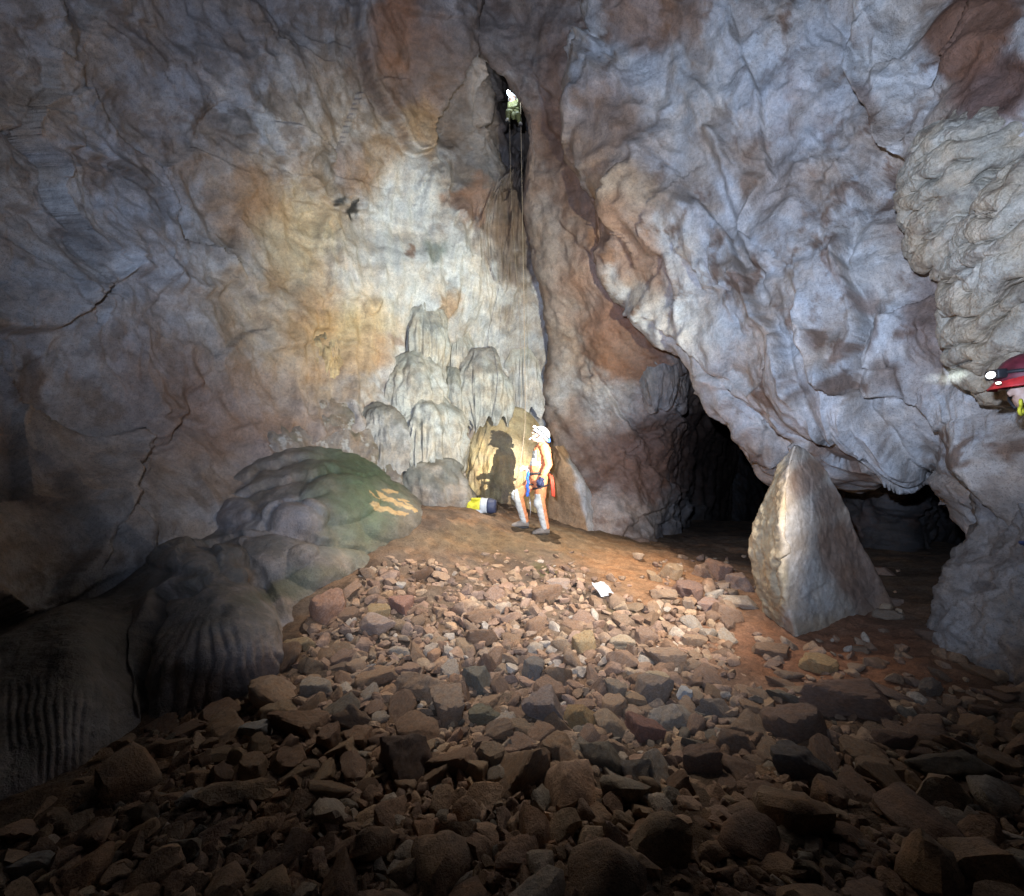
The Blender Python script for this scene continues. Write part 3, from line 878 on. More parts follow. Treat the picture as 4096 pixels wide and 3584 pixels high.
def dome(name, label, cat, px, base, top, hw, d, deep=1.0, flutes=26, famp=.05, ftop=.35, topcol=(.11, .11, .085), col=(.33, .32, .30), lowcol=None, seed=1, lean=0.0, lump=.12, profile=None, nth=260, nh=120, group='flowstone domes', extra=None, sink=.12):
    if d is None:                    # half sunk into the back wall where it stands
        d = .5 * (wall_depth(px - .8 * hw, .5 * (base + top)) + wall_depth(px + .8 * hw, .5 * (base + top)))
        d = min(d, wall_depth(px, .5 * (base + top))) + sink
    c0 = P(px, base, d)
    r = hw / F * d
    hgt = (base - top) / F * d
    pr = DOME_PROFILE if profile is None else np.array(profile)
    W = crom(len(pr), [max(2, nh // (len(pr) - 1))] * (len(pr) - 1))
    prof = W @ pr
    th = np.linspace(0, 2 * math.pi, nth, endpoint=False)
    R, T = prof[:, 0][:, None], th[None, :]
    hz = prof[:, 1][:, None] + 0 * T
    R = np.maximum(R, 0) + 0 * T
    unit = np.stack([R * np.cos(T), R * np.sin(T), hz], -1)
    low = 1 - sstep(ftop - .15, ftop + .25, hz)
    # flutes: hanging folds of uneven width
    w = .9 * fbm(np.stack([np.cos(T) + 0 * R, np.sin(T) + 0 * R, hz * .25], -1), 2.0, 3, seed=seed)
    ring_ = np.stack([np.cos(T) + 0 * R, np.sin(T) + 0 * R, hz * .12], -1)
    fl = 1 - np.abs(perlin(ring_ * flutes * .17 + seed)) * 2.0 + .0 * w
    fl2 = np.abs(np.sin(T * flutes * 1.1 + w * 6 + 1))
    low = low * (.35 + 1.1 * sstep(-.35, .35, fbm(ring_, 1.3, 2, seed=seed + 20)))
    low = low * sstep(.0, .35, 1 - hz + .25 * fbm(ring_, 2.5, 2, seed=seed + 21))
    k = 1 + lump * fbm(unit, 1.6, 3, .5, seed=seed + 5) + .03 * fbm(unit, 7, 4, .6, seed=seed + 6)
    k = k + famp * 1.3 * low * (fl - .6) + famp * .3 * low * (fl2 - .5)
    k = k + .10 * np.clip(fbm(unit, 1.1, 2, seed=seed + 30), -.6, .8)
    ends = .06 * low * np.minimum(0, perlin(np.stack([np.cos(T) * 4 + 0 * R, np.sin(T) * 4 + 0 * R, hz * 0 + seed], -1)))
    k = k + ends
    if extra is not None:
        k = k + extra(T + 0 * R, hz)
    q = np.stack([unit[..., 0] * r * k + lean * (hz - 0) * r, unit[..., 1] * r * deep * k, hz * hgt * (1 + .06 * fbm(unit, 2.0, 2, seed=seed + 9)) + hgt * (1 - sstep(0, .4, hz)) * (.30 * perlin(np.stack([np.cos(T) * 2.6 + 0 * R, np.sin(T) * 2.6 + 0 * R, hz * 0 + seed * .7], -1)) - .08)], -1)
    wp = q + c0
    n1 = fbm(wp, 3.0, 5, .62, seed=seed + 2)
    n2 = fbm(np.stack([wp[..., 0] * 9, wp[..., 1] * 9, wp[..., 2] * 1.5], -1), 1.0, 4, .6, seed=seed + 3)
    cc = np.zeros(q.shape) + np.asarray(col)
    cc = mixc(cc, np.asarray(col) * .62, .8 * sstep(-.05, .5, n1))
    cc = mixc(cc, np.asarray(col) * 1.35, .5 * sstep(.1, .5, n2))
    if lowcol is not None:
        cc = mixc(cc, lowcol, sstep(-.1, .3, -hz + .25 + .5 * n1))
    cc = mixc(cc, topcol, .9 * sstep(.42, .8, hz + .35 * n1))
    me = np_mesh(name, q.reshape(-1, 3), grid_faces(len(prof), nth, True), M_FLOW, True, np.clip(cc.reshape(-1, 3), .01, .8))
    o = link(name, me)
    o.location = c0
    tag(o, label, cat, group)
    return o


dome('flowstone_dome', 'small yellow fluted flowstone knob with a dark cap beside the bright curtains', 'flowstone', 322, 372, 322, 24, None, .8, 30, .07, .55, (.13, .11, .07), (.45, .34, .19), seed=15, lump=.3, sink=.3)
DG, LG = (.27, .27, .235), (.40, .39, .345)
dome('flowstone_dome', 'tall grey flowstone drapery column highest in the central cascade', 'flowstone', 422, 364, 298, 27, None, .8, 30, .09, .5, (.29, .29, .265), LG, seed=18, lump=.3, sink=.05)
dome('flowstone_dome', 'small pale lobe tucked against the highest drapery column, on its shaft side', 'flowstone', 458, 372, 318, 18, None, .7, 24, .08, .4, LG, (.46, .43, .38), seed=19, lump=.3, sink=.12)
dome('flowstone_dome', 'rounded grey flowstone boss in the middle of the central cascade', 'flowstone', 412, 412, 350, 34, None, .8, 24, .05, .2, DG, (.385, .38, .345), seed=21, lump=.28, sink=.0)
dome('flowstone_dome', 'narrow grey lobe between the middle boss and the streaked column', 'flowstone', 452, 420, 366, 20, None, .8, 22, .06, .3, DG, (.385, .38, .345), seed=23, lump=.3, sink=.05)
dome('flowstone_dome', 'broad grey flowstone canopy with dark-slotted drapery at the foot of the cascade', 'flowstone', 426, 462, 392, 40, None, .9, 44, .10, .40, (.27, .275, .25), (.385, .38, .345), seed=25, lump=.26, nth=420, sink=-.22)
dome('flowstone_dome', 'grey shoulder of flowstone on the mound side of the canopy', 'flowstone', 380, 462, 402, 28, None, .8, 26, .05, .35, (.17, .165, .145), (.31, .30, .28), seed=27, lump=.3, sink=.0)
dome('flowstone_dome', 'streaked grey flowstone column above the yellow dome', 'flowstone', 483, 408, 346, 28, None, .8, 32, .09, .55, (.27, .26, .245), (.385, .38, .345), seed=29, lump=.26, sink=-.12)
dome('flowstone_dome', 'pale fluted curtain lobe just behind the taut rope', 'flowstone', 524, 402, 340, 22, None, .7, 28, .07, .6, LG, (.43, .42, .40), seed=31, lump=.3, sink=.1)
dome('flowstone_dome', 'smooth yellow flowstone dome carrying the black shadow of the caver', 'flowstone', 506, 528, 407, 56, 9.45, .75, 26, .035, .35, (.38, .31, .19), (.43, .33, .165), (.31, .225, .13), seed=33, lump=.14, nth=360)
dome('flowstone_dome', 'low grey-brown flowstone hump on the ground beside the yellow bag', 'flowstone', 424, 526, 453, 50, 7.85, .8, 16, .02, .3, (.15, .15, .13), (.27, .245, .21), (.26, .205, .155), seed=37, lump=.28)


# long mound under the wall: several swellings melted together
def blob(name, label, cat, center, ells, k, paint, relief, nth=420, nph=260, group=None, mat=None):
    c0 = np.asarray(center)
    th = np.linspace(0, 2 * math.pi, nth, endpoint=False)
    ph = np.linspace(.02, math.pi * .97, nph)
    T, H = np.meshgrid(th, ph)
    dirs = np.stack([np.sin(H) * np.cos(T), np.sin(H) * np.sin(T), np.cos(H)], -1)

    def sdf(p):
        acc = 0
        for ec, er in ells:
            q = (p - ec) / er
            l = np.linalg.norm(q, axis=-1)
            dd = (l - 1) * min(er)
            acc = acc + np.exp(-k * dd)
        return -np.log(acc) / k
    t = np.full(T.shape, 4.5)
    for _ in range(34):
        t = t - np.clip(sdf(c0 + dirs * t[..., None]), -.2, .2) * .8
        t = np.maximum(t, .05)
    p = c0 + dirs * t[..., None]
    n = grid_normals(p, True)
    if (n * dirs).sum(-1).mean() < 0:
        n = -n
    h = relief(p)
    p = p + n * h[..., None]
    c = paint(p, n, h)
    me = np_mesh(name, (p - c0).reshape(-1, 3), grid_faces(nph, nth, True), mat or M_FLOW, True, np.clip(c.reshape(-1, 3), .01, .8))
    o = link(name, me)
    o.location = c0
    tag(o, label, cat, group)
    return o


def left_mound():
    cols = [
        [(438, 508, 7.8), (428, 510, 7.25), (432, 516, 6.95), (435, 520, 6.8), (438, 526, 6.75), (440, 545, 6.75)],
        [(396, 470, 8.0), (392, 478, 7.3), (402, 500, 6.65), (408, 528, 6.25), (410, 548, 6.1), (412, 580, 6.1)],
        [(345, 445, 7.9), (345, 453, 7.2), (360, 488, 6.3), (368, 535, 5.7), (362, 574, 5.35), (362, 610, 5.35)],
        [(285, 440, 7.6), (290, 447, 6.9), (312, 485, 5.85), (324, 545, 5.1), (326, 596, 4.75), (326, 640, 4.75)],
        [(232, 458, 7.1), (240, 466, 6.4), (264, 505, 5.45), (284, 562, 4.75), (304, 622, 4.3), (304, 665, 4.3)],
        [(195, 510, 6.5), (205, 518, 5.75), (230, 544, 5.05), (272, 596, 4.25), (290, 652, 3.8), (290, 700, 3.8)],
        [(158, 538, 6.1), (172, 545, 5.4), (226, 562, 4.35), (282, 622, 3.62), (284, 682, 3.42), (276, 735, 3.45)],
        [(122, 555, 5.9), (135, 560, 5.1), (196, 570, 4.05), (224, 640, 3.20), (222, 706, 3.08), (222, 765, 3.12)],
        [(95, 575, 5.5), (106, 580, 4.7), (156, 592, 4.0), (160, 655, 3.22), (165, 722, 2.90), (166, 780, 2.94)],
        [(74, 592, 5.0), (86, 597, 4.2), (124, 618, 3.75), (130, 672, 3.25), (134, 735, 2.85), (134, 795, 2.88)],
        [(42, 608, 4.4), (54, 613, 3.6), (80, 640, 3.05), (82, 696, 2.68), (84, 760, 2.48), (84, 830, 2.5)],
        [(-35, 636, 4.0), (-20, 642, 3.2), (2, 680, 2.68), (4, 740, 2.38), (4, 800, 2.2), (4, 870, 2.22)],
        [(-170, 670, 3.4), (-150, 680, 2.7), (-140, 730, 2.3), (-140, 800, 2.05), (-140, 870, 1.9), (-140, 940, 1.9)]]
    net = np.array(cols).transpose(1, 0, 2)

    def detail(p, uv):
        u, v = uv[..., 0], uv[..., 1]
        h = .05 * fbm(p, 1.4, 3, .5, seed=111) + .012 * fbm(p, 6, 4, .55, seed=112)
        # rounded lobes sitting on the run
        for cx_, cy_, rx, ry, am in ((228, 512, 30, 17, .14), (296, 520, 32, 17, .15), (265, 556, 52, 22, .14), (340, 500, 40, 24, .12), (390, 520, 30, 22, .08), (330, 568, 46, 22, .10), (185, 560, 40, 14, .10)):
            q = ((u - cx_) / rx) ** 2 + ((v - cy_) / ry) ** 2
            h += am * np.sqrt(np.clip(1 - q, 0, 1))
        # fine flutes hanging on the big near dome and, fainter, on the slope beside it
        phi = np.arctan2(u - 222 + 5 * fbm(p, 2.5, 2, seed=118), v - 470)
        fl = np.abs(np.sin(phi * 48 + 2.5 * fbm(p, 2.0, 2, seed=119)))
        m = sstep(612, 650, v + 14 * fbm(p, 3, 2, seed=120)) * sstep(138, 156, u) * (.45 + .8 * sstep(-.2, .3, fbm(p, 2.2, 2, seed=121)))
        h -= .034 * m * (1 - fl) ** 1.5
        fl2 = np.abs(np.sin((u + 5 * fbm(p, 3, 2, seed=122)) * .36))
        h -= .012 * sstep(660, 690, v) * (1 - sstep(120, 136, u)) * (1 - fl2) ** 1.5 * sstep(-.1, .3, fbm(p, 1.8, 2, seed=123))
        h += steps(uv, p, [
            ([(142, 735), (138, 690), (143, 640), (165, 600), (200, 580)], .10, 2.5, 20, .10),
            ([(310, 700), (300, 640), (280, 600), (262, 575), (225, 562)], -.06, 2.5, 20, .04),
            ([(135, 548), (165, 530), (215, 500), (260, 470), (330, 457)], .06, 2.5, 20, .06),
            ([(195, 548), (215, 505), (255, 488), (300, 477), (345, 476)], .08, 2.5, 20, .05),
            ([(180, 560), (245, 540), (300, 536), (340, 545)], .06, 3, 20, .03),
            ([(258, 540), (285, 505), (335, 493)], .06, 3, 18, .03)], warp=4)
        return h

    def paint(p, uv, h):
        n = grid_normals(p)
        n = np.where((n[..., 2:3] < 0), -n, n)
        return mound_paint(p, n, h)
    sheet('flowstone_mound', net, 1.7, detail, paint, M_FLOW, 'long dark lobed flowstone mound with painted green flare, yellow clay scrapes and fluted near end', 'flowstone')


def mound_paint(p, n, h):
    uv = project(p.reshape(-1, 3)).reshape(*p.shape[:2], 2)
    n1, n2 = fbm(p, 2.0, 5, .6, seed=114), fbm(p, 5.5, 5, .62, seed=115)
    c = np.zeros(p.shape) + np.array((.27, .24, .22))
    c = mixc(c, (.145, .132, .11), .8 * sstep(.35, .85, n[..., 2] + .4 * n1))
    c = mixc(c, (.31, .27, .24), .5 * sstep(.1, .5, n2))
    c = stains(c, uv, p, [((.08, .13, .06), 365, 505, 40, 62, -10, .9, .8), ((.06, .10, .045), 345, 480, 34, 26, 20, .8, .5), ((.24, .225, .235), 228, 514, 26, 16, -10, .5, .75), ((.25, .235, .24), 296, 520, 26, 15, 0, .5, .75),  # first two greens paint a lens flare ghost onto the rock
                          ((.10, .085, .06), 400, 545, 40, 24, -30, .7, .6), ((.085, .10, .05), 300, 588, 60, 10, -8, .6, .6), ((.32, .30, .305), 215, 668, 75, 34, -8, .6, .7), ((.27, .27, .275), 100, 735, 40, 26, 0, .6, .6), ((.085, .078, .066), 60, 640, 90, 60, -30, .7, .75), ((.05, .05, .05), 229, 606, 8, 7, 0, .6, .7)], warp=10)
    # scraped patches of yellow clay
    w = np.stack([uv[..., 0] + 3.5 * fbm(p, 7, 3, .6, seed=116), uv[..., 1] + 2.5 * fbm(p, 7, 3, .6, seed=117)], -1)
    for a, b, r in (((379, 495), (399, 508), 3.2), ((399, 508), (411, 514), 2.2), ((371, 510), (402, 519), 2.6), ((386, 490), (396, 492), 1.8), ((366, 497), (377, 501), 1.2), ((400, 500), (408, 508), 1.6)):
        d = np.abs(poly_sd(w, [a, b]))
        c = mixc(c, (.50, .36, .17), .95 * (1 - sstep(r * .8, r * 1.15, d)))
    return c


left_mound()


def swell_relief(p):
    q = np.stack([p[..., 0], p[..., 1], p[..., 2] * .15], -1)
    return .06 * fbm(p, 1.8, 4, .5, seed=161) + .035 * ridged(q, 3.6, 3, .5, seed=162) * sstep(2.5, 2.1, p[..., 2]) + .02 * facets(p, 5, 63, .8)


def swell_paint(p, n, h):
    n1, n2 = fbm(p, 2.5, 5, .6, seed=163), fbm(p, 7, 4, .6, seed=164)
    c = np.zeros(p.shape) + np.array((.22, .185, .155))
    c = mixc(c, (.27, .205, .15), .6 * sstep(.0, .4, n1))
    c = mixc(c, (.08, .085, .055), .9 * sstep(.35, .8, n[..., 2] + .35 * n1))
    return mixc(c, (.40, .39, .36), .7 * sstep(.45, .52, n2))


blob('flowstone_swelling', 'ochre flowstone swelling with a green-black cap at the top end of the dark mound', 'flowstone', P(330, 470, 7.6), [
    (P(300, 455, 7.35), np.array((.55, .5, .80))), (P(332, 450, 7.7), np.array((.50, .5, 1.05))), (P(356, 470, 7.65), np.array((.45, .5, .78))), (P(262, 465, 6.9), np.array((.6, .5, .62))), (P(380, 500, 7.5), np.array((.4, .45, .55)))],
    7.0, swell_paint, swell_relief, 340, 240)


# scalloped flowstone bosses by the side caver
def scallop_relief(p):
    w = fbm(p, 1.6, 3, .55, seed=121)
    t = p[..., 2] * 4.6 + p[..., 0] * -2.0 + .8 * w
    cell = fbm(np.stack([p[..., 0] * 3.5, p[..., 1] * 3.5, np.floor(t) * 3.1], -1), 1.0, 2, seed=122)
    f = np.mod(t + .5 * cell, 1.0)
    bulge = np.clip(1 - np.abs(1.9 * f - .8) ** 2.4, 0.0, 1) ** .6
    lobes = 1 - np.abs(perlin(np.stack([p[..., 0] * 6, p[..., 1] * 6, np.floor(t + .5 * cell) * 2.3], -1)))
    return .085 * bulge * (.85 + .22 * lobes) + .012 * facets(p, 8, 51, .8) + .018 * fbm(p, 8, 4, .6, seed=123) - .08


def scallop_paint(p, n, h):
    n1 = fbm(p, 2.4, 5, .6, seed=124)
    c = np.zeros(p.shape) + np.array((.43, .39, .31))
    c = mixc(c, (.50, .46, .38), sstep(-.1, .4, n1))
    return mixc(c, (.22, .18, .14), .6 * sstep(.15, .5, fbm(p, 5, 4, .6, seed=125)))


blob('flowstone_boss', 'olive scalloped flowstone boss bulging just above the red-helmeted caver', 'flowstone', P(1010, 290, 3.23), [
    (P(1016, 285, 3.40), np.array((.40, .40, .56))), (P(1062, 230, 3.08), np.array((.46, .42, .56))), (P(1012, 350, 3.38), np.array((.32, .32, .40)))], 9.0, scallop_paint, scallop_relief, 420, 300, 'scalloped flowstone bosses')
blob('flowstone_boss', 'narrower scalloped flowstone lobe under the pale brow of the overhang', 'flowstone', P(945, 195, 3.92), [
    (P(948, 175, 4.02), np.array((.30, .35, .48))), (P(952, 235, 3.92), np.array((.24, .3, .36))), (P(1000, 160, 3.72), np.array((.45, .35, .3)))], 9.0, scallop_paint, scallop_relief, 360, 260, 'scalloped flowstone bosses')

# hanging bell of flowstone under the edge of the overhang
dome('hanging_flowstone', 'grey bell-shaped hanging flowstone with a fluted lower edge beside the brown patch', 'flowstone', 658, 388, 348, 20, 8.35, .7, 11, .06, .3, (.20, .185, .17), (.24, .225, .21), seed=41, lump=.15, group='hanging flowstone',
     profile=[(0, 1), (.4, .93), (.8, .68), (1.0, .35), (.92, .05), (.68, -.3), (.38, -.42), (0, -.35)])


# ------------------------------------------------------------------ boulders and stones
def loft(name, rings, spacing, relief, paint, mat, cap=True):
    """Closed skin through rings of world points (all rings with the same count)."""
    W = np.array(rings, float)
    nr, nc = W.shape[:2]
    A = crom(nr, [max(2, int(np.linalg.norm(np.diff(W, axis=0)[i], axis=-1).max() / spacing)) for i in range(nr - 1)])
    Wc = np.concatenate([W[:, -2:], W, W[:, :3]], 1)
    B = crom(nc + 5, [max(2, int(np.linalg.norm(np.diff(Wc, axis=1)[:, i], axis=-1).max() / spacing)) for i in range(nc + 4)])
    cnt = [max(2, int(np.linalg.norm(np.diff(Wc, axis=1)[:, i], axis=-1).max() / spacing)) for i in range(nc + 4)]
    s0 = sum(cnt[:2])
    s1 = s0 + sum(cnt[2:2 + nc])
    B = B[s0:s1]
    g = np.einsum('ij,jkc,lk->ilc', A, Wc, B)
    n = grid_normals(g, True)
    ctr = g.mean((0, 1))
    if (n * (g - ctr)).sum(-1).mean() < 0:
        n = -n
    h = relief(g)
    g2 = g + n * h[..., None]
    c = paint(g, n)
    return g2, c, grid_faces(g.shape[0], g.shape[1], True)


def standing_boulder():
    # py, left silhouette, ridge, right silhouette (pixels)
    prof = [(446, 793, 795, 799), (455, 786, 792, 811), (472, 778, 788, 826), (500, 766, 786, 842), (522, 757, 786, 851), (545, 752, 785, 861), (565, 755, 781, 873),
            (588, 760, 784, 884), (610, 765, 789, 893), (634, 772, 796, 894), (665, 780, 802, 890)]
    rings = []
    for py, l, r, s in prof:
        kk = min(1, (py - 446) / 190 * 2.2 + .06)
        dr = 4.45 - .36 * kk
        ds = 4.55 + .16 * kk
        dl = 4.50 + .16 * kk
        mid = lambda a: dr + (ds - dr) * a - .035 * kk * math.sin(math.pi * a)
        rings.append([P(l, py, dl), P(l * .66 + r * .34, py, dl + (dr - dl) * .42), P(l * .25 + r * .75, py, dl + (dr - dl) * .82), P(r, py, dr), P(r * .88 + s * .12, py, mid(.12)), P(r * .5 + s * .5, py, mid(.5)), P(r * .15 + s * .85, py, mid(.85)), P(s, py, ds),
                      P(s * .75 + l * .25, py - 1, ds + .28 * kk), P(s * .25 + l * .75, py - 1, dl + .26 * kk)])

    def relief(p):
        uv = project(p.reshape(-1, 3)).reshape(*p.shape[:2], 2)
        left = 1 - sstep(-6, 6, uv[..., 0] - (786 + 4 * fbm(p, 4, 2, seed=131)))
        h = .012 * fbm(p, 2.5, 3, .5, seed=132) + .022 * facets(p, 2.2, 61, .6) + .006 * fbm(p, 12, 3, .5, seed=133)
        h += left * (.026 * facets(p, 6, 62, 1.0) + .014 * ridged(p, 6, 3, .5, seed=134))
        return h + steps(uv, p, [([(782, 600), (776, 575), (779, 562), (788, 552), (785, 520), (788, 480)], .035, 2, 10, .03)], warp=4)

    def paint(p, n):
        uv = project(p.reshape(-1, 3)).reshape(*p.shape[:2], 2)
        n1, n2 = fbm(p, 3, 5, .6, seed=135), fbm(p, 9, 5, .6, seed=136)
        left = 1 - sstep(-5, 5, uv[..., 0] - (785 + 5 * n1))
        c = np.zeros(p.shape) + np.array((.36, .33, .285))
        c = mixc(c, (.42, .40, .365), .6 * sstep(0, .4, n2))
        c = mixc(c, (.36, .29, .175), .85 * left)
        c = stains(c, uv, p, [((.21, .145, .105), 806, 478, 18, 22, 25, .3, .85), ((.20, .14, .105), 826, 505, 14, 16, 30, .35, .8), ((.215, .145, .105), 850, 560, 26, 44, -30, .3, .9), ((.24, .17, .13), 880, 600, 24, 34, 0, .5, .8),
                              ((.33, .27, .19), 815, 626, 50, 12, 0, .6, .7), ((.42, .42, .42), 800, 545, 16, 50, 0, .6, .4)], warp=7)
        return c
    g, c, f = loft('standing_boulder', rings, .012, relief, paint, M_FLOW)
    base = P(820, 632, 4.45)
    me = np_mesh('standing_boulder', (g - base).reshape(-1, 3), f, rock_material('boulder_stone', bump=(.35, .012), contrast=.4, speck=.2), True, np.clip(c.reshape(-1, 3), .01, .8))
    o = link('standing_boulder', me)
    o.location = base
    tag(o, 'tall pointed standing boulder with a pale grey face and brown shoulder', 'boulder')


standing_boulder()


def leaning_slab():
    prof = [(446, 553, 556, 559), (456, 550, 559, 566), (470, 548, 565, 575), (484, 546, 570, 582), (500, 544, 576, 588), (518, 541, 579, 591), (545, 538, 582, 595)]
    rings = []
    for py, l, m, r in prof:
        rings.append([P(l, py, 8.55), P((l + m) / 2, py, 8.25), P(m, py, 8.1), P(r - 2, py, 8.15), P(r + 3, py, 8.5), P((l + r) / 2, py, 8.9)])

    def relief(p):
        return .05 * fbm(p, 2.5, 4, .55, seed=141) + .05 * facets(p, 4, 71, .7)

    def paint(p, n):
        uv = project(p.reshape(-1, 3)).reshape(*p.shape[:2], 2)
        c = np.zeros(p.shape) + np.array((.30, .20, .115))
        k = sstep(-2, 3, uv[..., 0] - (571 + (uv[..., 1] - 470) * .28) + 3 * fbm(p, 3, 3, seed=142))
        return mixc(c, (.45, .47, .48), k)
    g, c, f = loft('leaning_slab', rings, .03, relief, paint, M_WALL)
    base = P(565, 540, 8.4)
    c = np.asarray(c)
    o = link('leaning_slab', np_mesh('leaning_slab', (g - base).reshape(-1, 3), f, M_WALL, True, np.clip(c.reshape(-1, 3), .01, .8)))
    o.location = base
    tag(o, 'brown leaning slab with a pale bluish edge just behind the standing caver', 'slab')


leaning_slab()


def ico(sub):
    import bmesh
    bm = bmesh.new()
    bmesh.ops.create_icosphere(bm, subdivisions=sub, radius=1)
    bm.verts.ensure_lookup_table()
    v = np.array([q.co[:] for q in bm.verts])
    f = np.array([[q.index for q in g.verts] for g in bm.faces])
    bm.free()
    return v / np.linalg.norm(v, axis=1, keepdims=True), f


ICO = {s: ico(s) for s in (2, 3, 4, 5)}


def stone_shape(seed, sub, flat=1.0, rough=.05, sharp=34, nplanes=None):
    r = np.random.default_rng(seed)
    d, f = ICO[sub]
    n = nplanes or r.integers(6, 11)
    N = r.normal(size=(n, 3))
    N = np.concatenate([N, [[0, 0, 1], [0, 0, -1]]])
    N /= np.linalg.norm(N, axis=1, keepdims=True)
    H = r.uniform(.5, 1.0, len(N))
    H[-2:] = r.uniform(.45, .7, 2)
    q = np.maximum(d @ N.T / H, 0)
    rad = (q ** sharp).sum(1) ** (-1.0 / sharp)
    rad = np.minimum(rad, 1.45)
    p = d * rad[:, None]
    p = p * (1 + rough * 1.5 * fbm(p, 1.8, 4, .6, seed=seed % 50)[:, None] + rough * 1.6 * facets(p, 2.4, seed % 40, .9)[:, None])
    p /= np.abs(p).max(0)
    return p, f


STONES = []
for i in range(16):
    p, f = stone_shape(200 + i, 4, rough=.06)
    me = np_mesh('stone', p, f, M_STONE, True)
    me.set_sharp_from_angle(angle=math.radians(38))
    STONES.append(me)
SMALL = []
for i in range(14):
    p, f = stone_shape(300 + i, 3, rough=.06)
    me = np_mesh('stone', p, f, M_STONE, True)
    me.set_sharp_from_angle(angle=math.radians(42))
    SMALL.append(me)

STONE_COLS = [(.34, .235, .155), (.37, .265, .18), (.31, .21, .145), (.28, .195, .145), (.39, .29, .195), (.32, .215, .145), (.35, .255, .18), (.30, .21, .155)]
placed = []       # (x, y, radius)


def put_stone(name, me, pos, size, rot, col, label, cat, group):
    o = link(name, me)
    o.location = pos
    o.scale = size
    o.rotation_euler = rot
    o.color = (*col, 1)
    tag(o, label, cat, group)
    return o


GROUND_EPS = .15


def ground_normal(x, y):
    gx = (ground_z(x + GROUND_EPS, y) - ground_z(x - GROUND_EPS, y)) / (2 * GROUND_EPS)
    gy = (ground_z(x, y + GROUND_EPS) - ground_z(x, y - GROUND_EPS)) / (2 * GROUND_EPS)
    return float(gx), float(gy)


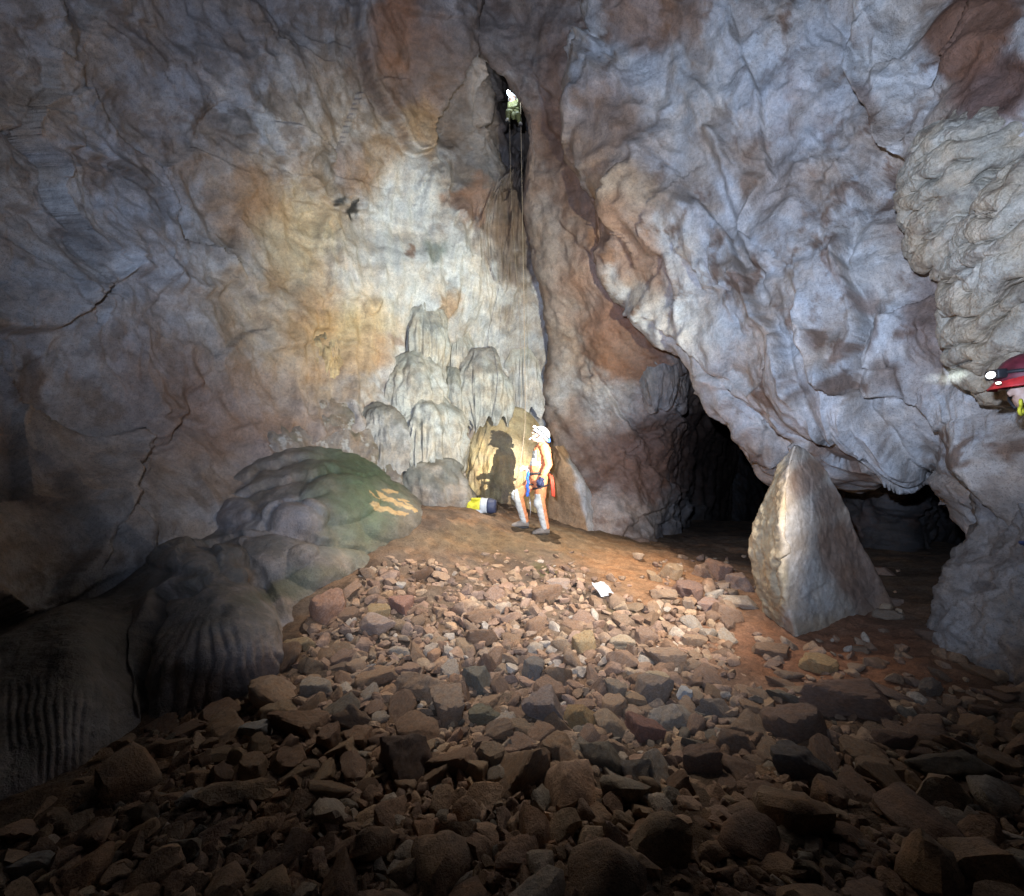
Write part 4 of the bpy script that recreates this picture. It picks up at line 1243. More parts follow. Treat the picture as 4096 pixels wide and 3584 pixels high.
# stones that can be told apart: px, py, width px, height px, turn deg, colour, label
NAMED = [
    (672, 662, 48, 24, 8, (.29, .21, .15), 'broad flat tan slab lying level in the middle of the scree'),
    (624, 644, 30, 12, -8, (.40, .33, .24), 'pale oblong stone lying flat above the yellowish stones'),
    (684, 696, 19, 15, -25, (.42, .44, .45), 'small pale blue-grey angular block, the palest stone of the lower scree'),
    (717, 711, 42, 20, -22, (.24, .20, .165), 'long grey-brown stone sloping down right of the pale blue block'),
    (812, 730, 72, 40, 10, (.23, .16, .12), 'massive brown block with a rough top in front of the wide slab'),
    (866, 706, 118, 36, -16, (.235, .155, .115), 'widest flat brown slab with a black gap under its front edge'),
    (822, 666, 38, 22, -20, (.45, .31, .16), 'yellowish tan rock sticking out of red clay below the standing boulder'),
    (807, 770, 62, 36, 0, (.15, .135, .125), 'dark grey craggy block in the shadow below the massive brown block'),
    (604, 757, 38, 42, 15, (.20, .175, .135), 'upright dark olive block with a flat front face in the lower scree'),
    (557, 752, 36, 32, -10, (.30, .205, .13), 'square tan-brown block between two dark gaps in the lower scree'),
    (544, 712, 42, 38, 20, (.235, .19, .165), 'squat purple-grey block just below the middle of the scree'),
    (648, 735, 40, 34, -35, (.25, .145, .115), 'reddish stone split by a pale upright face'),
    (582, 720, 34, 26, 30, (.34, .235, .12), 'yellow-brown wedge leaning against the squat purple-grey block'),
    (532, 671, 26, 28, 0, (.165, .15, .135), 'dark grey stone amid paler stones at the centre of the scree'),
    (588, 645, 28, 22, 10, (.37, .28, .16), 'yellowish rounded stone below the pale oblong one'),
    (657, 697, 46, 34, 25, (.245, .195, .155), 'large brown-grey slab tilted beside the pale blue block'),
    (617, 690, 24, 38, -25, (.30, .245, .185), 'tall narrow stone standing on end in the lower scree'),
    (660, 679, 28, 12, -25, (.41, .335, .23), 'thin pale stone lying across the gap below the broad tan slab'),
    (672, 572, 26, 20, -40, (.38, .275, .17), 'tilted pale flake leaning at the rim of the rubble heap'),
    (707, 573, 26, 22, 0, (.32, .215, .145), 'rounded tan rock in the rubble heap beside the passage mouth'),
    (728, 574, 32, 26, -30, (.30, .19, .135), 'reddish tan rock topping the rubble heap before the passage'),
    (745, 584, 26, 20, 10, (.34, .245, .19), 'pinkish block of the rubble heap closest to the standing boulder'),
    (690, 592, 34, 20, 0, (.25, .165, .13), 'brown block at the foot of the rubble heap'),
    (655, 578, 16, 14, 0, (.37, .27, .17), 'knobbly tan stone at the outer end of the rubble heap'),
    (744, 604, 32, 15, 5, (.40, .325, .245), 'pale rounded slab lying at the foot of the standing boulder'),
    (712, 606, 32, 11, 0, (.36, .25, .20), 'pinkish thin slab below the rubble heap'),
    (690, 604, 12, 18, 0, (.33, .25, .185), 'small upright block beside the pinkish thin slab'),
    (884, 603, 42, 10, 4, (.25, .185, .145), 'upper flat slab of the two stacked on the far side of the boulder'),
    (892, 614, 30, 9, -4, (.31, .245, .185), 'lower flat slab of the two stacked on the far side of the boulder'),
    (557, 586, 28, 9, 12, (.37, .29, .235), 'thin pale pinkish slab on the upper scree near the orange clay'),
    (325, 610, 40, 34, 0, (.38, .235, .165), 'rounded pink-orange rock wedged against the dark mound'),
    (371, 630, 46, 20, 6, (.36, .28, .23), 'largest pale slab on the scree near the dark mound'),
    (447, 706, 46, 50, -5, (.30, .225, .165), 'big pale brown shield-shaped block in the lower scree'),
    (254, 735, 38, 22, 10, (.36, .37, .37), 'whitish-topped grey rock alone in the dark below the fluted dome'),
    (320, 742, 30, 28, 10, (.27, .185, .135), 'brown block in the dark to the side of the whitish-topped rock'),
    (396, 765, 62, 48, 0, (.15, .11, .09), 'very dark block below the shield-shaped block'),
    (297, 650, 38, 16, 10, (.37, .28, .165), 'long tan stone at the scree edge above the dark hollow by the dome'),
    (476, 684, 32, 24, 0, (.175, .165, .135), 'dark greenish-grey stone beside the shield-shaped block'),
    (487, 757, 34, 26, -20, (.31, .235, .165), 'tan block partly in shadow beside the square tan-brown block'),
    (484, 719, 40, 18, 0, (.20, .185, .13), 'flat mossy-green stone touching the shield-shaped block'),
    (136, 820, 36, 28, 30, (.27, .21, .155), 'lone tan stone catching light in the black foreground'),
    (22, 872, 44, 26, 0, (.38, .37, .36), 'pale grey rock at the very bottom corner of the darkness'),
    (398, 609, 26, 18, -20, (.29, .17, .13), 'reddish angular stone on the scree above the largest pale slab'),
    (375, 617, 28, 16, 20, (.35, .26, .145), 'yellow-tan pointed stone just above the largest pale slab'),
    (740, 745, 44, 24, -25, (.24, .17, .125), 'brown leaning slab under the long grey-brown stone'),
    (705, 770, 46, 30, 25, (.215, .15, .115), 'dark brown block in the shadowed lower scree below the reddish stone'),
    (935, 690, 40, 16, 12, (.24, .20, .165), 'flat grey stone on the floor by the foot of the overhang'),
    (900, 745, 50, 22, -14, (.20, .135, .105), 'dull brown slab below the widest flat slab'),
]
for i, (px, py, w, h, turn, col, label) in enumerate(NAMED):
    w3, d = ground_hit(px, py + h * .35)
    sx = w / F * d * .5
    # a lying stone seen at this angle: visible height = depth foreshortened + thickness
    view = (py - 470) / math.hypot(F, py - 470)
    tot = h / F * d
    sz = max(.35 * tot, min(sx * .75, tot * .5))
    sy = max(.45 * sx, min(1.3 * sx, (tot - sz * .8) / max(view, .15) * .5))
    pos = (w3[0], w3[1] + sy * .6, float(ground_z(w3[0], w3[1] + sy * .6)) + sz * .42)
    gx, gy = ground_normal(w3[0], w3[1])
    r = np.random.default_rng(900 + i)
    put_stone('stone', STONES[i % len(STONES)], pos, (sx * 1.04, sy, sz), (math.atan(gy) + r.uniform(-.12, .12), -math.radians(turn) * .45 - math.atan(gx), math.radians(r.uniform(-20, 20))), col, label, 'stone', 'stones of the scree slope')
    placed.append((pos[0], pos[1], max(sx, sy) * .85))


def scree_weight(x, y, px, py):
    """How thickly stones lie here, 0 to 1, and their typical half-size in metres."""
    # edge of the scree towards the mounds: line in picture, and the bare clay by the boulder
    left = np.interp(py, [520, 560, 600, 640, 690, 740, 900], [445, 378, 322, 300, 250, 120, -60])
    if px < left + 4 or py < 548 or px < -120 or px > 1140:
        return 0, 0
    wgt = 1.0
    if py < 600:
        wgt = np.interp(py, [552, 570, 588], [.12, .55, 1])
        if px > 585 and px < 655:
            wgt *= .22
        if px > 655:
            wgt *= .8
    if px > 735 and py < 690:
        wgt *= .10
    if px > 600 and py < 625:
        wgt *= .6
    if px > 900 and py < 760:
        wgt *= .4
    size = np.interp(py, [548, 580, 620, 660, 700, 760, 900], [.036, .056, .064, .066, .068, .066, .060])
    if px > 720 and py > 640:
        size *= 1.15
    return wgt, size


R = random.Random(11)
cand = []
big = []
tries = 0
cells = {}


def free(x, y, r, k):
    cx, cy_ = int(x / .25), int(y / .25)
    for i in range(cx - 2, cx + 3):
        for j in range(cy_ - 2, cy_ + 3):
            for (a, b, c) in cells.get((i, j), ()):
                if (a - x) ** 2 + (b - y) ** 2 < (k * (c + r)) ** 2:
                    return False
    return True


def occupy(x, y, r):
    cells.setdefault((int(x / .25), int(y / .25)), []).append((x, y, r))


for q in placed:
    occupy(*q)
pool = []
for layer, (k, mult, count) in enumerate([(.80, 1.6, 1500), (.64, 1.0, 9000), (.56, .66, 16000), (.46, .42, 14000)]):
    for _ in range(count):
        # sample evenly over the picture so that density follows what the photograph shows
        px = R.uniform(-100, 1120)
        py = 548 + (940 - 548) * R.random()
        pool.append((layer, px, py))
# vectorised ray hits for all candidates
arr = np.array([(a[1], a[2]) for a in pool])
rays = FWD + ((arr[:, 0] - CX) / F)[:, None] * RIGHT + ((CY - arr[:, 1]) / F)[:, None] * UP
dd = 1.5 / -rays[:, 2]
for _k in range(14):
    pts = CAM + rays * dd[:, None]
    zz = ground_z(pts[:, 0], pts[:, 1])
    dd = dd + .7 * ((zz - CAM[2]) / rays[:, 2] - dd)
    dd = np.clip(dd, .8, 9.5)
pts = CAM + rays * dd[:, None]
KS = [.80, .64, .56, .46]
MUL = [1.6, 1.0, .66, .42]
accepted = []
for (layer, px, py), pt in zip(pool, pts):
    wgt, size = scree_weight(pt[0], pt[1], px, py)
    if wgt == 0 or R.random() > wgt:
        continue
    # keep clear of the boulder, the caver and the bag
    if (pt[0] - 2.75) ** 2 / .45 + (pt[1] - 4.5) ** 2 / .25 < 1:
        continue
    s = size * MUL[layer] * R.uniform(.55, 1.65)
    if not free(pt[0], pt[1], s, KS[layer]):
        continue
    occupy(pt[0], pt[1], s)
    accepted.append((px, py, pt, s))

accepted.sort(key=lambda a: -a[3] / a[2][1])
inframe = [a for a in accepted if 0 <= a[0] <= 1024 and a[1] <= 795 and (a[0] > 200 or a[1] < 740)]
N_IND = 300 - len(NAMED)
individual = inframe[:N_IND]
ids = set(id(a) for a in individual)
rest = [a for a in accepted if id(a) not in ids]


def zone(px, py):
    if py > 770:
        return 'dim brown stone among the blocks of the unlit foreground', 'blocks of the unlit foreground'
    if px > 690 and py > 640:
        return 'flattish brown stone in the slabby rubble between the massive block and the boulder', 'slabby rubble below the boulder'
    if px > 640 and py <= 640:
        return 'tan stone loose around the rubble heap and the boulder foot', 'loose stones by the rubble heap'
    if px < 420 and py <= 700:
        return 'tan angular stone on the scree flank beside the dark mound', 'stones beside the dark mound'
    if py > 690:
        return 'half-shadowed brown block low on the scree', 'half-shadowed blocks low on the scree'
    if py > 625:
        return 'fist-to-head-sized tan angular stone in the lit middle of the scree', 'stones in the lit middle of the scree'
    return 'small tan stone on the lit upper scree below the caver', 'small stones on the upper scree'


HANDLES = ['broad flat tan slab', 'pale oblong stone', 'pale blue-grey block', 'long grey-brown stone', 'massive brown block', 'widest brown slab', 'yellowish clay-side rock', 'dark grey craggy block', 'upright dark olive block', 'square tan-brown block', 'squat purple-grey block', 'reddish split stone', 'yellow-brown wedge', 'dark grey centre stone', 'yellowish rounded stone', 'tilted brown-grey slab', 'tall stone on end', 'thin pale crossing stone', 'tilted pale flake', 'rounded heap rock', 'heap-topping reddish rock', 'pinkish heap block', 'brown heap-foot block', 'knobbly tan stone', 'pale slab at the boulder foot', 'pinkish thin slab', 'small upright block', 'upper stacked slab', 'lower stacked slab', 'thin pinkish upper-scree slab', 'round pink-orange rock', 'largest pale slab', 'shield-shaped block', 'whitish-topped grey rock', 'brown block in the dark', 'very dark block', 'long tan edge stone', 'dark greenish stone', 'half-shadowed tan block', 'flat mossy-green stone', 'lone tan foreground stone', 'pale corner rock', 'reddish angular stone', 'yellow-tan pointed stone', 'brown leaning slab', 'dark brown low block', 'flat grey stone by the overhang', 'dull brown slab']
special = {}
taken = set()
for side, dx, dy in (('just above', 0, -1), ('just below', 0, 1), ('just left of', -1, 0), ('just right of', 1, 0)):
    for (npx, npy, nw, nh, *_r), hd in zip(NAMED, HANDLES):
        best, bd = None, 60
        for k_, a_ in enumerate(individual):
            if k_ in taken:
                continue
            ex, ey = a_[0] - npx, a_[1] - npy
            along = ex * dx + ey * dy
            cross = abs(ex * dy) + abs(ey * dx)
            if along > 4 and cross < along * .8 and along + cross < bd:
                best, bd = k_, along + cross
        if best is not None:
            taken.add(best)
            special[best] = '%s the %s' % (side, hd)


def words(c, s_, th):
    hue = 'pale' if sum(c) > .88 else 'dark' if sum(c) < .52 else 'reddish-tan' if c[0] / c[2] > 2.25 else 'greyish' if c[0] / c[2] < 1.7 else 'tan'
    return ('flat ' if th < .4 else '') + hue + (' fist-sized' if s_ < .06 else '')


def stone_tint(px, py, r):
    c = np.array(STONE_COLS[r.integers(len(STONE_COLS))]) * r.uniform(.65, 1.1)
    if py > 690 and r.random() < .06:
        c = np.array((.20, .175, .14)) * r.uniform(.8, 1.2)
    if r.random() < .07:
        c = np.array((.38, .33, .27))
    return c


for i, (px, py, pt, s) in enumerate(individual):
    r = np.random.default_rng(2000 + i)
    lab, grp = zone(px, py)
    tint = stone_tint(px, py, r)
    asp = r.uniform(.62, 1.0)
    th = r.uniform(.24, .52)
    tilt = .20 if px > 700 and py > 620 else .38
    if px > 700 and py > 620:
        th *= .7
    if i in special:
        lab = '%s stone %s' % (words(tint, s, th), special[i])
    gx, gy = ground_normal(pt[0], pt[1])
    put_stone('stone', (STONES if s / pt[1] > .028 else SMALL)[r.integers(14)], (pt[0], pt[1], pt[2] + s * th * .30), (s * 1.25, s * 1.25 * asp, s * 1.25 * th),
              (math.atan(gy) + r.normal() * tilt, -math.atan(gx) + r.normal() * tilt, r.uniform(0, 6.28)), tint, lab, 'stone', grp)


def rubble():
    V, Fc, C, off = [], [], [], 0
    shapes = [stone_shape(500 + i, 2, rough=.05) for i in range(20)]
    shapes3 = [stone_shape(540 + i, 3, rough=.06) for i in range(12)]
    for i, (px, py, pt, s) in enumerate(rest):
        r = np.random.default_rng(5000 + i)
        v, f = (shapes3[r.integers(12)] if s / max(pt[1], 1) > .012 else shapes[r.integers(20)])
        th = r.uniform(.28, .6)
        sc = np.array((1.2, 1.2 * r.uniform(.6, 1), 1.2 * th)) * s
        e = Matrix.Rotation(r.uniform(0, 6.28), 3, 'Z') @ Matrix.Rotation(r.normal() * .45, 3, 'X') @ Matrix.Rotation(r.normal() * .45, 3, 'Y')
        p = (v * sc) @ np.array(e).T + np.array((pt[0], pt[1], pt[2] + s * th * .35))
        V.append(p)
        Fc.append(f + off)
        C.append(np.tile(stone_tint(px, py, r), (len(p), 1)))
        off += len(p)
    me = np_mesh('scree_rubble', np.concatenate(V), np.concatenate(Fc), M_RUBBLE, True, np.concatenate(C))
    me.set_sharp_from_angle(angle=math.radians(42))
    tag(link('scree_rubble', me), 'small loose tan rubble filling the scree between the larger stones', 'rubble', None, 'stuff')


rubble()
print('stones', len(NAMED), len(individual), len(rest))

# ------------------------------------------------------------------ people
class Shape:
    """Collects capsules, ellipsoids and tubes into one vertex / face list."""

    def __init__(self):
        self.v, self.f, self.n = [], [], 0

    def add(self, v, f):
        self.v.append(np.asarray(v, float))
        self.f.append(np.asarray(f) + self.n)
        self.n += len(v)

    def rings(self, ring_list):
        g = np.array(ring_list)
        nr, nc = g.shape[:2]
        v = np.concatenate([g.reshape(-1, 3), [g[0].mean(0)], [g[-1].mean(0)]])
        f = grid_faces(nr, nc, True)
        tri0 = [[nr * nc, (j + 1) % nc, j, j] for j in range(nc)]
        tri1 = [[nr * nc + 1, (nr - 1) * nc + j, (nr - 1) * nc + (j + 1) % nc, (nr - 1) * nc + (j + 1) % nc] for j in range(nc)]
        self.add(v, np.concatenate([f, tri0, tri1]))

    def capsule(self, a, b, ra, rb, seg=14):
        a, b = np.asarray(a, float), np.asarray(b, float)
        ax = (b - a) / max(np.linalg.norm(b - a), 1e-6)
        o = np.cross(ax, [0, 0, 1.0] if abs(ax[2]) < .9 else [1.0, 0, 0])
        o /= np.linalg.norm(o)
        w = np.cross(ax, o)
        t = np.linspace(0, 2 * math.pi, seg, endpoint=False)
        circ = np.cos(t)[:, None] * o + np.sin(t)[:, None] * w
        out = []
        for k in np.linspace(-.98, 0, 5):
            out.append(a + ax * ra * k + circ * ra * math.sqrt(1 - k * k))
        for k in np.linspace(0, .98, 5):
            out.append(b + ax * rb * k + circ * rb * math.sqrt(1 - k * k))
        self.rings(out)

    def ell(self, c, r, rot=None, seg=18, zmin=-1.0):
        t = np.linspace(0, 2 * math.pi, seg, endpoint=False)
        out = []
        for z in np.sin(np.linspace(math.asin(max(zmin, -.995)), math.asin(.995), 12)):
            q = math.sqrt(1 - z * z)
            ring = np.stack([np.cos(t) * q, np.sin(t) * q, 0 * t + z], -1) * np.asarray(r)
            if rot is not None:
                ring = ring @ np.array(rot).T
            out.append(ring + np.asarray(c))
        self.rings(out)

    def tube(self, pts, r, seg=8):
        pts = np.asarray(pts, float)
        out = []
        tang = np.gradient(pts, axis=0)
        ref = np.array([.3, 1, .2])
        t = np.linspace(0, 2 * math.pi, seg, endpoint=False)
        for p, d in zip(pts, tang):
            d = d / max(np.linalg.norm(d), 1e-9)
            o = np.cross(d, ref)
            o /= np.linalg.norm(o)
            w = np.cross(d, o)
            out.append(p + r * (np.cos(t)[:, None] * o + np.sin(t)[:, None] * w))
        self.rings(out)

    def box(self, c, half, rot=None, bev=.2):
        self.ell_super(c, half, rot)

    def ell_super(self, c, r, rot=None, e=.28, seg=24):
        t = np.linspace(0, 2 * math.pi, seg, endpoint=False)
        sp = lambda x: np.sign(x) * np.abs(x) ** e
        out = []
        for ph in np.linspace(-math.pi / 2 + .02, math.pi / 2 - .02, 14):
            ring = np.stack([sp(np.cos(ph)) * sp(np.cos(t)), sp(np.cos(ph)) * sp(np.sin(t)), 0 * t + sp(np.sin(ph))], -1) * np.asarray(r)
            if rot is not None:
                ring = ring @ np.array(rot).T
            out.append(ring + np.asarray(c))
        self.rings(out)

    def mesh(self, name, mats, mat_index=None):
        f = np.concatenate(self.f)
        v = np.concatenate(self.v)
        quad = f[f[:, 2] != f[:, 3]]
        tri = f[f[:, 2] == f[:, 3]][:, :3]
        return np_mesh(name, v, [quad, tri], mats, True)

    def part(self, name, mat, parent):
        return link(name, self.mesh(name, mat), parent)

    def skin(self, name, mats, voxel, chooser, parent, smooth=3):
        """Melt everything into one continuous surface."""
        tmp = bpy.data.objects.new('tmp', self.mesh('tmp', mats))
        COL.objects.link(tmp)
        m = tmp.modifiers.new('r', 'REMESH')
        m.mode = 'VOXEL'
        m.voxel_size = voxel
        s_ = tmp.modifiers.new('s', 'SMOOTH')
        s_.iterations = smooth
        s_.factor = .5
        dg = bpy.context.evaluated_depsgraph_get()
        me = bpy.data.meshes.new_from_object(tmp.evaluated_get(dg))
        old = tmp.data
        bpy.data.objects.remove(tmp)
        bpy.data.meshes.remove(old)
        me.name = name
        n = len(me.vertices)
        co = np.empty(n * 3, np.float32)
        me.vertices.foreach_get('co', co)
        co = co.reshape(-1, 3)
        # wrinkles of the cloth
        nr = np.empty(n * 3, np.float32)
        me.vertices.foreach_get('normal', nr)
        co = co + nr.reshape(-1, 3) * (.006 * ridged(co * np.array([1, 1, 1.8]), 11, 2, .5, seed=2) - .003)[:, None]
        me.vertices.foreach_set('co', co.astype(np.float32).ravel())
        ctr = np.empty(len(me.polygons) * 3, np.float32)
        me.polygons.foreach_get('center', ctr)
        while len(me.materials):
            me.materials.pop()
        for q in mats:
            me.materials.append(q)
        me.polygons.foreach_set('material_index', chooser(ctr.reshape(-1, 3)).astype(np.int32))
        me.polygons.foreach_set('use_smooth', np.ones(len(me.polygons), bool))
        me.update()
        return link(name, me, parent)


def rot_to(u):
    """Rotation whose z axis is u and whose x axis stays close to -x (the way a face looks)."""
    u = np.asarray(u, float) / np.linalg.norm(u)
    y = np.array([0, 1.0, 0])
    x = np.cross(y, u)
    x /= np.linalg.norm(x)
    y = np.cross(u, x)
    return np.stack([x, y, u], 1)


M_ORANGE = cloth('orange_suit', (.88, .33, .14), .7, .35, 14)
M_PATCH = cloth('pale_panel_and_glare', (.62, .64, .60), .8, .3, 12)  # shin panels, and the painted glare on the chest
M_SKIN = cloth('skin', (.55, .36, .27), .55, .12, 20, bump=.001)
M_GLOVE = cloth('navy_glove', (.03, .04, .10), .7, .2, 30)
M_BOOT = cloth('muddy_boot', (.24, .21, .18), .8, .4, 18)
M_HELMET = cloth('white_helmet', (.80, .80, .80), .35, .06, 8, bump=.0005)
M_BLACK = cloth('black_webbing', (.02, .02, .022), .6, .2, 40)
M_BLUE = cloth('blue_webbing', (.03, .14, .62), .6, .2, 40)
M_REDSL = cloth('red_webbing', (.80, .10, .05), .6, .2, 40)
M_METAL = cloth('worn_metal', (.55, .56, .58), .35, .2, 30, .9)
M_ROPE = cloth('rope_sheath', (.34, .26, .18), .8, .25, 60)
M_EYE = cloth('dark_eye', (.03, .025, .02), .3, .1, 20)
M_RED = cloth('red_helmet_brim', (.55, .03, .03), .5, .45, 28, bump=.001)
M_MAROON = cloth('maroon_helmet_shell', (.15, .02, .03), .55, .55, 24, bump=.001)
M_DARKSUIT = cloth('dark_suit', (.035, .04, .06), .75, .3, 20)
M_YELLOW = cloth('yellow_fabric', (.72, .66, .05), .7, .2, 18)
M_LEMON = cloth('olive_yellow_suit', (.11, .115, .04), .75, .3, 16)
M_BAGGREY = cloth('grey_bag_fabric', (.50, .53, .55), .7, .25, 16)
M_NAVY = cloth('navy_bag_base', (.04, .05, .10), .6, .2, 20)
M_PAPER = cloth('white_scrap', (.50, .52, .54), .6, .15, 30)
M_LED = glow('headlamp_led', (.95, .97, 1.0), 14)
M_LED_GLARE = glow('rope_caver_led_glare', (.72, .86, 1.0), 30)  # lamp lens, and the added glare on the helmet
M_REFLECTION_GLOW = glow('green_reflection_glow', (.85, 1.0, .75), 2.5)  # emission for a greenish reflection, not a lamp


def hand(sh, wrist, direction, across, curl, size=.19):
    """Palm and five unequal, bent fingers; direction along the hand, across towards the thumb."""
    w = np.asarray(wrist, float)
    d = np.asarray(direction, float) / np.linalg.norm(direction)
    a = np.asarray(across, float)
    a = a - d * (a @ d)
    a /= np.linalg.norm(a)
    n = np.cross(d, a) * curl
    k = size / .19
    palm = w + d * .05 * k
    sh.capsule(w, palm + d * .03 * k, .027 * k, .034 * k)
    for off, ln in ((.030, .070), (.011, .080), (-.008, .074), (-.026, .058)):
        p0 = palm + d * .035 * k + a * off * k
        p1 = p0 + (d * .75 + n * .5) * ln * .5 * k
        p2 = p1 + (d * .2 + n * .9) * ln * .5 * k
        sh.capsule(p0, p1, .0105 * k, .0095 * k, 10)
        sh.capsule(p1, p2, .0095 * k, .0080 * k, 10)
    t0 = palm - d * .02 * k + a * .026 * k
    t1 = t0 + (a * .7 + d * .6) * .035 * k
    t2 = t1 + (d * .9 + n * .5) * .032 * k
    sh.capsule(t0, t1, .013 * k, .0115 * k, 10)
    sh.capsule(t1, t2, .0115 * k, .009 * k, 10)


def head(sh, c, f, u, k=1.0):
    """Skull, jaw, nose, brow and ears; f is where the face points, u the top of the head."""
    c, f, u = (np.asarray(q, float) for q in (c, f, u))
    s = np.cross(f, u)
    R_ = np.stack([f, s, u], 1)
    sh.ell(c, (.098 * k, .077 * k, .112 * k), R_)
    sh.ell(c + f * .035 * k - u * .075 * k, (.062 * k, .055 * k, .048 * k), R_)          # jaw and chin
    sh.capsule(c + f * .092 * k + u * .012 * k, c + f * .117 * k - u * .028 * k, .010 * k, .016 * k, 10)   # nose
    sh.capsule(c + f * .085 * k + u * .03 * k + s * .04 * k, c + f * .085 * k + u * .03 * k - s * .04 * k, .014 * k, .014 * k, 10)   # brow
    sh.capsule(c + f * .088 * k - u * .058 * k + s * .02 * k, c + f * .088 * k - u * .058 * k - s * .02 * k, .010 * k, .010 * k, 10)  # lips
    for q in (-1, 1):
        sh.ell(c + s * .078 * k * q - u * .012 * k, (.022 * k, .010 * k, .032 * k), R_)


def eyes(parent, c, f, u, k=1.0):
    c, f, u = (np.asarray(q, float) for q in (c, f, u))
    s = np.cross(f, u)
    for q in (-1, 1):
        e = Shape()
        e.ell(c + f * .088 * k + s * .032 * k * q + u * .005 * k, (.011 * k, .011 * k, .011 * k))
        e.part('eye', M_EYE, parent)


def helmet(parent, c, f, u, rad, shell, brim_mat, led, lamp_mat=None, brim=True):
    """Shell with a rolled rim, strap, lamp housing and lens."""
    c, f, u = (np.asarray(q, float) for q in (c, f, u))
    s = np.cross(f, u)
    R_ = np.stack([f, s, u], 1)
    h = Shape()
    t = np.linspace(0, 2 * math.pi, 40, endpoint=False)
    out = []
    for zz, rr in ((-.05, 1.015), (-.30, 1.03), (-.34, 1.0), (-.30, .965), (0, .985), (.2, 1.0), (.45, .92), (.68, .76), (.85, .55), (.96, .28), (1.0, .03)):
        fr = 1 + .10 * np.maximum(np.cos(t), 0) * (zz < .1)
        ring = np.stack([np.cos(t) * rr * fr * 1.12, np.sin(t) * rr * .92, 0 * t + zz + .04 * np.cos(t) * (zz < .1)], -1) * rad
        out.append(ring @ R_.T + c)
    h.rings(out[1:])
    o = h.part('helmet', shell, parent)
    b = Shape()
    ring = np.stack([np.cos(t) * 1.20 * (1 + .06 * np.maximum(np.cos(t), 0)), np.sin(t) * .985, 0 * t - .30 + .05 * np.cos(t)], -1) * rad
    b.tube(np.concatenate([ring, ring[:2]]) @ R_.T + c, rad * .055)
    b.part('brim', brim_mat, o)
    st = Shape()
    ring = np.stack([np.cos(t) * 1.13, np.sin(t) * .95, 0 * t + .12 + .10 * np.cos(t)], -1) * rad
    st.tube(np.concatenate([ring, ring[:2]]) @ R_.T + c, rad * .075)
    st.part('headlamp_strap', M_BLACK, o)
    lp = Shape()
    lc = c + f * rad * 1.24 + u * rad * .18
    lp.ell_super(lc, (rad * .20, rad * .34, rad * .20), R_)
    lo = lp.part('headlamp', lamp_mat or M_BLACK, o)
    ln = Shape()
    ln.ell(lc + f * rad * .17, (rad * .10, rad * .24, rad * .14), R_)
    ln.part('lens', led, lo)
    cs = Shape()
    for q in (-1, 1):
        cs.tube([c + s * q * rad * .86 - u * rad * .2 + f * rad * .1, c + s * q * rad * .72 - u * rad * .85 + f * rad * .35, c + s * q * rad * .2 - u * rad * 1.22 + f * rad * .55], rad * .05)
    cs.part('chin_strap', M_BLACK, o)
    return o, lc


def boot(parent, ankle, yaw, length=.28, roll=0.0, mat=None):
    b = Shape()
    a = np.asarray(ankle, float)
    fwd = np.array([math.cos(yaw), math.sin(yaw), -roll])
    fwd /= np.linalg.norm(fwd)
    side = np.array([-math.sin(yaw), math.cos(yaw), 0])
    upv = np.cross(fwd, side)
    rings_ = []
    t = np.linspace(0, 2 * math.pi, 18, endpoint=False)
    for k, w, hh, z in ((-.26, .020, .02, -.055), (-.25, .034, .046, -.035), (-.1, .042, .062, -.02), (.12, .043, .060, -.022), (.35, .046, .046, -.036), (.55, .046, .036, -.046), (.70, .036, .028, -.053), (.76, .015, .014, -.06)):
        c = a + fwd * k * length + upv * z
        ring = c + np.cos(t)[:, None] * side * w + np.maximum(np.sin(t), -.82)[:, None] * upv * hh
        rings_.append(ring)
    b.rings(rings_)
    b.capsule(a - upv * .01, a + np.array([0, 0, .10]), .052, .056)
    o = b.part('boot', mat or M_BOOT, parent)
    s = Shape()
    s.ell_super(a + fwd * .07 - upv * .088, (length * .52, .046, .014), np.stack([fwd, side, upv], 1), .5)
    s.part('sole', M_BLACK, o)
    return o


